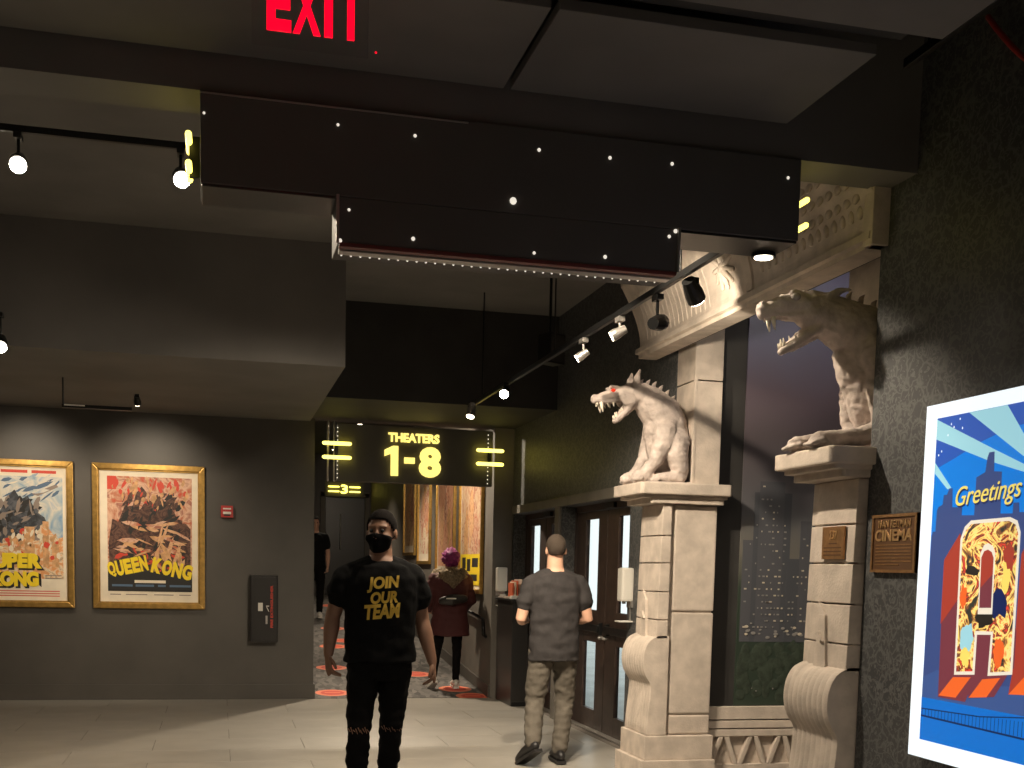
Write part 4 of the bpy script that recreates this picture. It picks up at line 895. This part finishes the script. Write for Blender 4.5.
def person(name, origin, label, P):
    r = empty(name, origin, label=label, cat='person')
    vox = P.get('voxel', .0085); k = P['H']/1.80
    body, fing = MB(), MB()
    bw = P.get('wide', 1.0); lean = P.get('lean', 0)
    cy = lambda z: lean*(z-.9)
    T = [(.86, .13, .10), (.95, .165, .115), (1.06, .15, .105), (1.18, .155, .11), (1.32, .172, .118), (1.42, .168, .105), (1.48, .125, .085), (1.53, .062, .06)]
    hx = P.get('hip_x', 0); cxz = lambda z: hx*max(0, min(1, (1.45*k-z)/(.6*k)))
    tor = [(z*k, cxz(z*k), cy(z*k), a*bw*k, b*k) for z, a, b in T]
    body.loft(tor, 22)
    hc = Vector((P.get('head_x', 0), cy(1.57*k)-.0, P.get('chin', 1.575*k)))
    body.tube([(0, cy(1.45*k)+.01, 1.46*k), tuple(hc+Vector((0, .012, .06)))], [(.070, .068), (.063, .064)], 14)
    Rz = Matrix.Rotation(P['face'], 3, 'Z'); hk = k*P.get('head_k', 1.0)
    H = lambda p: tuple(hc+Rz@(Vector(p)*hk)); R3 = Rz
    def hb(c, rr): body.ball(H(c), tuple(q*hk for q in rr), 16, 12, R3)
    hb((0, .012, .150), (.076, .096, .090)); hb((0, -.022, .088), (.063, .072, .085)); hb((0, -.058, .024), (.031, .028, .024)); hb((0, -.07, .146), (.056, .022, .014))
    for s in (-1, 1):
        hb((s*.076, .012, .108), (.011, .021, .032)); hb((s*.045, -.056, .085), (.024, .026, .024))
    hb((0, -.088, .054), (.025, .012, .008)); hb((0, -.086, .041), (.021, .012, .008))
    body.tube([H((0, -.084, .135)), H((0, -.100, .108)), H((0, -.108, .090))], [.009, .011, .015], 8)
    for sh, el, wr, hd, th in P['arms']:
        sh, el, wr = Vector(sh), Vector(el), Vector(wr)
        body.tube([tuple(sh), tuple(sh.lerp(el, .4)), tuple(el), tuple(el.lerp(wr, .3)), tuple(wr)], [.052*k, .051*k, .043*k, .046*k, .029*k], 14)
        body.tube([(0, cy(sh.z), 1.490*k), (sh.x*.95, sh.y, sh.z-.008)], [.055*k, .050*k], 12); hand(body, fing, wr, hd, th, k, .62)
    for hip, kn, an, td, pit in P['legs']:
        hip, kn, an = Vector(hip), Vector(kn), Vector(an)
        body.tube([tuple(hip), tuple(hip.lerp(kn, .45)), tuple(kn), tuple(kn.lerp(an, .32)), tuple(an)], [.084*k, .072*k, .052*k, .054*k, .036*k], 14)
        body.tube([tuple(an), tuple(an+unit(td)*.10+Vector((0, 0, -.045)))], [.036, .030], 10)
    me = remeshed(body, 'body', vox, 5)
    bm = bmesh.new(); bm.from_mesh(me); fm = fing.mesh('f', smooth=True); bm.from_mesh(fm); bm.to_mesh(me); bm.free()
    link('body', me, P['skin'], r)
    eb = MB()
    for s in (-1, 1): eb.ball(H((s*.030, -.083, .124)), .0105*hk, 10, 8)
    eb.build('eyes', 'ink_black', r, smooth=True)
    # --- trousers
    tr = MB(); m_ = P.get('leg_fat', .012)
    tr.loft([(.85*k, cxz(.85), cy(.85), .15*bw*k, .115*k), (.93*k, cxz(.93), cy(.93), (.168*bw+m_)*k, (.12+m_)*k), (1.02*k, cxz(1.02), cy(1.02), .165*bw*k, .12*k)], 22)
    for hip, kn, an, td, pit in P['legs']:
        hip, kn, an = Vector(hip), Vector(kn), Vector(an); e = an+(kn-an).normalized()*P.get('cuff', .03)
        tr.tube([tuple(hip), tuple(hip.lerp(kn, .45)), tuple(kn), tuple(kn.lerp(e, .35)), tuple(e)], [(.092+m_)*k, (.078+m_)*k, (.060+m_)*k, (.058+m_)*k, (.046+m_)*k], 14)
    o = link('trousers', remeshed(tr, 'trousers', vox, 4, P.get('leg_wr', .008), 13), P['trousers'], r)
    # --- shirt or coat
    sm = MB(); g = P.get('shirt_fat', .018); hem = P['hem']
    flare = P.get('flare', .0)
    secs = [(hem, cxz(hem), cy(hem), (.168*bw+g+flare)*k, (.118+g+flare)*k)]
    for z, a, b in T[1:]:
        if z*k > hem+.03: secs.append((z*k, cxz(z*k), cy(z*k), (max(a, .16 if z < 1.3 else 0)*bw+g)*k, (max(b, .112 if z < 1.3 else 0)+g)*k))
    sm.loft(secs[:-1]+[(1.515*k, 0, cy(1.5), .078*k, .075*k)], 24, 2.3)
    for sh, el, wr, hd, th in P['arms']:
        sh, el, wr = Vector(sh), Vector(el), Vector(wr); s = P['sleeve']
        sm.tube([(sh.x*.25, cy(sh.z), 1.478*k), (sh.x*.97, sh.y, sh.z-.006)], [.066*k, (.056+g*.35)*k], 14)
        if s <= 1: sm.tube([tuple(sh+Vector((0, 0, -.01))), tuple(sh.lerp(el, s*.55)), tuple(sh.lerp(el, s))], [(.057+g*.3)*k, (.054+g*.6)*k, (.054+g*.9)*k], 14, up=(0, 1, 0))
        else: sm.tube([tuple(sh), tuple(el), tuple(wr)], [.078*k, .066*k, .050*k], 14)
    shm = remeshed(sm, 'shirt', vox, 5, P.get('shirt_wr', .008), 9)
    so = link(P.get('top_name', 'shirt'), shm, P['shirt'], r)
    # --- shoes
    for hip, kn, an, td, pit in P['legs']:
        an = Vector(an); f = unit(td); f.z = 0; f.normalize(); side = Vector((0, 0, 1)).cross(f)
        sb2 = MB()
        sb2.tube([(0, -.055, .042), (0, .0, .05), (0, .08, .045), (0, .15, .035), (0, .185, .030)], [(.036, .042), (.040, .05), (.044, .043), (.046, .032), (.038, .026)], 14, up=(1, 0, 0))
        sb2.v = [(x, y, max(z, .0)) for x, y, z in sb2.v]
        sl = MB(); sl.prism([(-.035, -.09), (.035, -.09), (.042, 0), (.05, .12), (.042, .2), (0, .222), (-.042, .2), (-.05, .12), (-.042, 0)], 'Z', -.016, .008)
        Mx = Matrix.Translation(an+Vector((0, 0, -.065*1.0)))@Matrix((( side.x, f.x, 0, 0), (side.y, f.y, 0, 0), (side.z, f.z, 1, 0), (0, 0, 0, 1)))@Matrix.Rotation(-pit, 4, 'X')
        for q in (sb2, sl): q.v = [tuple(Mx@Vector(p)) for p in q.v]
        s1 = sb2.build('shoe', P['shoes'], r, smooth=True); sl.build('sole', P.get('sole', P['shoes']), s1)
    # --- hair
    hm = MB().ball((0, 0, 0), 1, 36, 24); g = P.get('hair_fat', .006)
    hv = []
    for x, y, z in hm.v:
        p = Vector((x*(.076+g), y*(.096+g)+.012, z*(.090+g)+.150))
        if P.get('hair_noise'): p += Vector((x, y, z))*P['hair_noise']*noise.noise(Vector((x*6, y*6, z*6)))
        hv.append(p)
    keep = []
    for f in hm.f:
        c = sum((hv[i] for i in f), Vector())/len(f)
        lim = P['hairline'](c)
        if c.z > lim: keep.append(f)
    h2 = MB(); h2.v = [H(p) for p in hv]; h2.f = keep
    bmh = bmesh.new(); mh = h2.mesh('hair', smooth=True); bmh.from_mesh(mh); bmesh.ops.delete(bmh, geom=[v for v in bmh.verts if not v.link_faces], context='VERTS')
    bmesh.ops.solidify(bmh, geom=bmh.faces[:], thickness=.006); bmh.to_mesh(mh); bmh.free()
    link('hair', mh, P['hair'], r)
    if P.get('mask'):
        # fitted cloth: follow the lower face a few millimetres off the skin
        tree = BVHTree.FromPolygons([v.co for v in me.vertices], [p.vertices[:] for p in me.polygons])
        NA, NZ = 29, 13; G = []
        for iz in range(NZ):
            row = []
            for ia in range(NA):
                a = math.radians(-74+148*ia/(NA-1)); c = abs(ia/(NA-1)*2-1)
                zt = .113-.022*c; zb = .006+.030*c*c; z = zb+(zt-zb)*iz/(NZ-1)
                d = Vector((math.sin(a), -math.cos(a), 0)); o_ = Vector((0, -.01, z))
                hit = tree.ray_cast(Vector(H(o_+d*.3)), -(Rz@d))
                rr = ((Vector(H(o_))-hit[0]).length if hit[0] else .06)
                row.append(rr)
            G.append(row)
        for it in range(3):
            G = [[max(G[z][x], .25*(G[max(z-1, 0)][x]+G[min(z+1, NZ-1)][x]+G[z][max(x-1, 0)]+G[z][min(x+1, NA-1)])) for x in range(NA)] for z in range(NZ)]
        mk = MB()
        for iz in range(NZ):
            for ia in range(NA):
                a = math.radians(-74+148*ia/(NA-1)); c = abs(ia/(NA-1)*2-1)
                zt = .113-.022*c; zb = .006+.030*c*c; z = zb+(zt-zb)*iz/(NZ-1)
                d = Vector((math.sin(a), -math.cos(a), 0)); mk.v.append(tuple(Vector(H((0, -.01, z)))+(Rz@d)*(G[iz][ia]+.005)))
        for iz in range(NZ-1):
            for ia in range(NA-1): q_ = iz*NA+ia; mk.f.append((q_, q_+1, q_+NA+1, q_+NA))
        mm = mk.mesh('face_mask', smooth=True); bmh = bmesh.new(); bmh.from_mesh(mm); bmesh.ops.solidify(bmh, geom=bmh.faces[:], thickness=.003); bmh.to_mesh(mm); bmh.free()
        mo = link('face_mask', mm, 'mask', r)
        for s in (-1, 1): MB().tube([H((s*.060, -.045, .075)), H((s*.078, .0, .10)), H((s*.082, .025, .115))], [.003]*3, 6).build('ear_loop', 'mask', mo)
    return r, so

def project_words(par, target, s, x, z, wd, ht, y_from, direction, material, rot=0, shear=0, fat=.04, lift=.004, name='print'):
    me = text_mesh(s, wd, ht, .001, fat=fat, shear=shear)
    bm = bmesh.new(); bm.from_mesh(me); bmesh.ops.triangulate(bm, faces=bm.faces[:])
    for _ in range(2):
        le = [e for e in bm.edges if e.calc_length() > .02]
        if le: bmesh.ops.subdivide_edges(bm, edges=le, cuts=1); bmesh.ops.triangulate(bm, faces=bm.faces[:])
    tree = BVHTree.FromPolygons([v.co for v in target.data.vertices], [p.vertices[:] for p in target.data.polygons])
    c, sn = math.cos(rot), math.sin(rot)
    for v in bm.verts:
        u = x+v.co.x*c-v.co.y*sn; w_ = z+v.co.x*sn+v.co.y*c; d = v.co.z
        hit = tree.ray_cast(Vector((u, y_from, w_)), Vector((0, direction, 0)))
        y = hit[0].y if hit[0] else 0
        v.co = (u, y-direction*(lift+d), w_)
    bm.to_mesh(me); bm.free(); return link(name, me, material, par)

def lin(x, pts):
    for (a, p), (b, q) in zip(pts, pts[1:]):
        if x <= b: return p+(q-p)*max(0, (x-a))/(b-a)
    return pts[-1][1]
short = lambda c: lin(c.y, [(-.09, .188), (-.05, .178), (-.03, .135), (.0, .118), (.03, .10), (.06, .055), (.1, .05)])
m1, sh1 = person('person', (.88, 6.60, 0), 'man in black t-shirt with yellow lettering and black face mask walking toward the viewer', dict(
    H=1.82, chin=1.563, head_k=1.03, hair_fat=.0035, face=-.42, skin='skin_a', shirt='tee_black', trousers='jeans_black', shoes='shoe_black', hair='hair_dark', hairline=short, mask=True,
    hem=.965, sleeve=.48, shirt_fat=.030, wide=1.04, hip_x=-.0, leg_fat=.004, leg_wr=.010, shirt_wr=.012,
    arms=[((-.192, .01, 1.452), (-.262, .035, 1.215), (-.292, -.03, 1.005), (.03, -.15, -1), (.25, -1, 0)), ((.192, .01, 1.452), (.243, .045, 1.195), (.300, .0, .960), (.10, -.10, -1), (-.25, -1, 0))],
    legs=[((-.092, 0, .93), (-.128, -.10, .55), (-.14, -.02, .085), (0, -1, 0), 0), ((.088, 0, .93), (.062, -.02, .54), (.055, .16, .10), (.05, -1, 0), -.25)]))
for s, x, z, wd, ht in (('JOIN', -.092, 1.350, .185, .085), ('OUR', -.072, 1.288, .15, .066), ('TEAM', -.102, 1.202, .20, .082)):
    project_words(m1, sh1, s, x, z, wd, ht, -1, 1, 'shirt_print', rot=.085, shear=.22, fat=.045)
# frayed rips at the knees
for x, y, z in ((-.135, -.165, .60), (.060, -.085, .60)):
    b = MB()
    for i in range(9): b.tube([(x-.055+.013*i, y+.010*abs(i-4)*.6, z+.008*math.sin(i*2.1)), (x-.050+.013*i+.006, y-.002+.010*abs(i-4)*.6, z-.022+.006*math.cos(i*3))], [.003, .002], 5)
    b.build('frayed_rip', 'skin_a', m1)

m2, sh2 = person('person', (2.51, 8.72, 0), 'man in dark grey t-shirt and grey trousers seen from behind, walking past the doors', dict(
    H=1.77, chin=1.535, face=PI-.12, skin='skin_b', shirt='tee_grey', trousers='pants_grey', shoes='shoe_black', hair='hair_brown', hair_fat=.003, hairline=lambda c: .17 if c.y < -.05 else (.135 if c.y < .03 else .075),
    hem=.80, sleeve=.55, shirt_fat=.024, wide=1.08, leg_fat=.018, leg_wr=.011, shirt_wr=.012, lean=.02,
    arms=[((-.197, 0, 1.405), (-.272, -.01, 1.115), (-.17, .23, 1.10), (.45, .85, .15), (.3, 0, 1)), ((.197, 0, 1.405), (.268, -.01, 1.12), (.16, .23, 1.12), (-.45, .85, .15), (-.3, 0, 1))],
    legs=[((-.092, 0, .90), (-.135, .03, .475), (-.205, -.20, .17), (-.35, 1, 0), .5), ((.092, 0, .90), (.118, .07, .49), (.055, -.04, .09), (.05, 1, 0), 0)]))

wz = ramp(13.9)
m3, sh3 = person('person', (2.69, 13.9, wz), 'person with purple hair in burgundy coat with fur hood, seen from behind in the corridor', dict(
    H=1.67, chin=1.43, face=PI, skin='skin_c', shirt='coat', top_name='coat', trousers='jeans_black', shoes='shoe_white', hair='hair_purple', hair_fat=.032, hair_noise=.04, hairline=lambda c: .16 if c.y < -.06 else .03, head_k=1.02,
    hem=.64, sleeve=2, shirt_fat=.05, wide=1.12, flare=.03, leg_fat=.0, leg_wr=.006, voxel=.011, shirt_wr=.012,
    arms=[((-.20, 0, 1.32), (-.27, .02, 1.06), (-.22, .2, .95), (.2, .8, -.2), (.3, 0, 1)), ((.20, 0, 1.32), (.27, .02, 1.06), (.22, .2, .95), (-.2, .8, -.2), (-.3, 0, 1))],
    legs=[((-.09, 0, .86), (-.14, .06, .47), (-.21, -.10, .13), (-.1, 1, 0), .45), ((.09, 0, .86), (.10, .04, .46), (.085, 0, .085), (.05, 1, 0), 0)]))
fb = MB(); 
for k in range(16):
    a = 2*PI*k/16; fb.ball((.17*math.cos(a), .02+.10*math.sin(a), 1.375+.03*math.sin(a*3)-.02*abs(math.cos(a))), (.065, .06, .055), 10, 8)
fb.tube([(-.10, -.13, 1.38), (0, -.16, 1.30), (.10, -.13, 1.38)], [.07, .09, .07], 12)
link('fur_hood', remeshed(fb, 'fur_hood', .011, 2, .02, 30), 'fur', m3)
bagm = MB().tube([(-.13, -.205, 1.06), (-.02, -.235, 1.075), (.13, -.20, 1.09)], [(.03, .05), (.04, .07), (.03, .05)], 14, up=(0, 1, 0))
bg_ = link('belt_bag', remeshed(bagm, 'belt_bag', .01, 3), 'cabinet_black', m3); box('bag_mark', 'white_plastic', bg_, -.10, .02, -.288, -.280, 1.085, 1.10)
m4, sh4 = person('person', (1.61, 20.7, ramp(20.7)), 'person in black far up the corridor, half hidden by the corner of the poster wall', dict(
    H=1.74, face=.1, skin='skin_c', shirt='tee_black', trousers='jeans_black', shoes='shoe_white', hair='hair_dark', hairline=short, hem=.92, sleeve=.6, voxel=.014,
    arms=[((-.185, 0, 1.41), (-.24, .02, 1.13), (-.25, -.06, .90), (0, -.1, -1), (.2, -1, 0)), ((.185, 0, 1.41), (.225, .02, 1.13), (.215, -.07, .90), (0, -.1, -1), (-.2, -1, 0))],
    legs=[((-.09, 0, .89), (-.10, -.03, .49), (-.1, .05, .085), (0, -1, 0), 0), ((.09, 0, .89), (.09, -.05, .49), (.08, -.02, .085), (0, -1, 0), 0)]))

# ================================================================ stone hounds on the pillar caps (plain generic gargoyles)
def hound(yc, label, red, kind):
    r = empty('stone_hound', (3.1, yc, 2.129), label=label, cat='statue', group='stone hounds on the portal pillars')
    b = MB(); t = lambda *a: b.tube(*a)
    if kind == 1:
        t([(.085, 0, .14), (.06, 0, .30), (.035, 0, .42), (-.01, 0, .52), (-.10, 0, .59)], [(.15, .10), (.17, .135), (.165, .155), (.145, .15), (.115, .125)], 18)
        t([(-.06, 0, .58), (-.17, 0, .625), (-.25, 0, .635)], [(.10, .115), (.088, .10), (.080, .080)], 16)
        jaw0, jaw1 = (-.235, 0, .565), (-.345, 0, .440); sn = [(-.26, 0, .640), (-.36, 0, .625), (-.44, 0, .600), (-.495, 0, .580)]
        ears = ((-.225, .70), (-.215, .755), (-.20, .800)); eye = (-.385, .052, .648); tuck = (-.28, 0, .60)
        for s in (-1, 1):
            t([(.0, s*.11, .38), (-.03, s*.13, .27), (-.085, s*.125, .15), (-.15, s*.115, .075)], [.095, .075, .052, .044], 12)
            t([(-.13, s*.115, .055), (-.20, s*.115, .040)], [(.046, .05), (.040, .055)], 12)
            for q in (-.03, 0, .03): t([(-.19, s*.115+q, .036), (-.235, s*.115+q*1.15, .024)], [.022, .016], 8)
            t([(.085, s*.12, .32), (.075, s*.15, .20), (.105, s*.15, .09)], [(.095, .085), (.08, .07), (.06, .06)], 14)
            t([(.10, s*.155, .05), (.02, s*.155, .045), (-.06, s*.155, .04)], [.05, .045, .036], 12)
            for q in (-.025, 0, .025): t([(-.07, s*.155+q, .030), (-.11, s*.155+q, .020)], [.017, .012], 8)
        spine = [(-.17, .722), (-.12, .722), (-.07, .712), (-.02, .69), (.03, .66), (.075, .62), (.11, .575), (.14, .52)]
    else:
        t([(.15, 0, .20), (.135, 0, .38), (.11, 0, .52), (.03, 0, .61), (-.08, 0, .645)], [(.13, .10), (.165, .155), (.17, .17), (.145, .15), (.12, .125)], 18)
        t([(-.04, 0, .635), (-.16, 0, .675), (-.25, 0, .695)], [(.112, .125), (.10, .11), (.090, .092)], 16)
        jaw0, jaw1 = (-.215, 0, .590), (-.375, 0, .478); sn = [(-.24, 0, .712), (-.34, 0, .712), (-.42, 0, .692), (-.475, 0, .662)]
        ears = ((-.19, .75), (-.12, .775), (-.05, .79)); eye = (-.345, .066, .735); tuck = (-.27, 0, .655)
        for s in (-1, 1):
            t([(.08, s*.11, .50), (.12, s*.135, .36), (.17, s*.135, .22), (.12, s*.125, .11)], [.10, .078, .06, .055], 12)
            t([(.12, s*.125, .10), (.0, s*.12, .065), (-.12, s*.115, .055)], [.056, .046, .042], 12)
            t([(-.12, s*.115, .05), (-.21, s*.115, .036)], [(.042, .048), (.034, .05)], 12)
            for q in (-.032, -.01, .012, .034): t([(-.20, s*.115+q, .036), (-.265, s*.115+q*1.15, .020)], [.018, .012], 8)
            t([(.12, s*.13, .34), (.13, s*.15, .18), (.13, s*.14, .06)], [(.09, .07), (.075, .06), (.05, .05)], 12)
        t([(-.02, 0, .50), (.02, 0, .40), (.08, 0, .32)], [.07, .085, .09], 14)
        spine = [(-.10, .775), (-.03, .775), (.04, .765), (.11, .745), (.17, .715)]
    # muzzle, brow, cheeks, jaws
    kq = 1 if kind == 1 else 1.22
    t(sn, [(.076*kq, .062*kq), (.060*kq, .046*kq), (.047*kq, .038*kq), (.037*kq, .030*kq)], 14)
    x, y, z = sn[-1]; b.ball((x-.012*kq, 0, z+.014*kq), (.026*kq, .036*kq, .026*kq), 12, 8)
    if kind == 2:
        b.ball((x+.03, 0, z+.005), (.05, .052, .042), 12, 8)
        for s in (-1, 1): b.ball((x+.085, s*.045, z+.05), (.05, .028, .022), 10, 8); b.ball((x-.022, s*.022, z+.036), (.016, .013, .014), 8, 6)
    for s in (-1, 1):
        b.ball((eye[0]+.012, s*(eye[1]-.012), eye[2]+.022), (.045, .022, .016), 10, 8); b.ball((eye[0]+.12, s*.062, eye[2]-.06), (.062, .034, .05), 12, 8)
        t([(ears[0][0], s*.055, ears[0][1]-.03), (ears[1][0], s*.075, ears[1][1]), (ears[2][0], s*.085, ears[2][1])], [(.036, .018), (.024, .011), (.006, .004)], 10)
        j0, j1 = Vector(jaw0), Vector(jaw1); t([tuple(j0+Vector((.01, s*.045, .01))), tuple(j0.lerp(j1, .55)+Vector((0, s*.034, 0))), tuple(j1+Vector((0, s*.012, 0)))], [.030, .022, .020], 10)
        t([(x+.02, s*.026, z-.012), (x+.10, s*.040, z-.01), tuple(Vector(tuck)+Vector((0, s*.052, 0)))], [.013, .014, .016], 8)
    t([jaw0, tuple(Vector(jaw0).lerp(Vector(jaw1), .8))], [(.05, .014), (.03, .012)], 10)
    me = remeshed(b, 'body', .0075, 3, .0055, 22)
    link('body', me, 'hound_stone', r)
    d = (Vector(jaw1)-Vector(jaw0)).normalized(); up = Vector((-.55, 0, .83)) if kind == 1 else Vector((-.45, 0, .9))
    def tooth(p, q, w=.011): MB().tube([tuple(p), tuple(Vector(p).lerp(Vector(q), .55)), tuple(q)], [w, w*.72, w*.2], 8, False).build('tooth', 'tooth', r, smooth=True)
    for s in (-1, 1):
        tooth((x+.03, s*.026, z-.014), (x+.045, s*.030, z-.085), .014); tooth((x+.005, s*.012, z-.012), (x+.006, s*.013, z-.045), .009)
        if kind == 1: tooth((x+.075, s*.036, z-.014), (x+.085, s*.038, z-.05), .009); tooth((x+.115, s*.042, z-.014), (x+.122, s*.043, z-.045), .009)
        p = Vector(jaw1)+Vector((.012, s*.016, .008)); tooth(p, p+Vector((-.014, 0, .058)), .011)
        p = Vector(jaw1)+Vector((-.008, s*.007, .010)); tooth(p, p+Vector((-.012, 0, .030)), .007)
        p = Vector(jaw0).lerp(Vector(jaw1), .6)+Vector((0, s*.034, .012)); tooth(p, p+Vector((-.012, 0, .032)), .008)
        ke = 1 if kind == 1 else 1.5
        MB().ball((eye[0], s*(eye[1]+(.006 if kind == 2 else 0)), eye[2]), (.017*ke, .012*ke, .012*ke), 12, 8).build('eye', 'red_eye' if red else 'stone_eye', r, smooth=True)
    MB().tube([tuple(Vector(jaw0)+Vector((0, 0, .016))), tuple(Vector(jaw0).lerp(Vector(jaw1), .5)+Vector((0, 0, .022))), tuple(Vector(jaw0).lerp(Vector(jaw1), .85)+Vector((0, 0, .024)))], [(.034, .012), (.028, .011), (.018, .007)], 10, up=(0, 1, 0)).build('tongue', 'hound_stone', r, smooth=True)
    for sx, sz in spine: MB().tube([(sx, 0, sz-.04), (sx+.012, 0, sz+.005), (sx+.026, 0, sz+.022)], [(.022, .02), (.014, .012), (.004, .004)], 8).build('spine_knob', 'hound_stone', r, smooth=True)
    box('base_slab', 'hound_stone', r, -.16 if kind == 1 else -.1, .178, -.19, .19, 0, .014, .004)
    return r
hound(8.13, 'snarling stone hound with red eyes on the pillar cap by the glass doors', True, 1)
hound(5.50, 'larger-looking snarling stone hound on the pillar cap beside the wallpaper wall', False, 2)
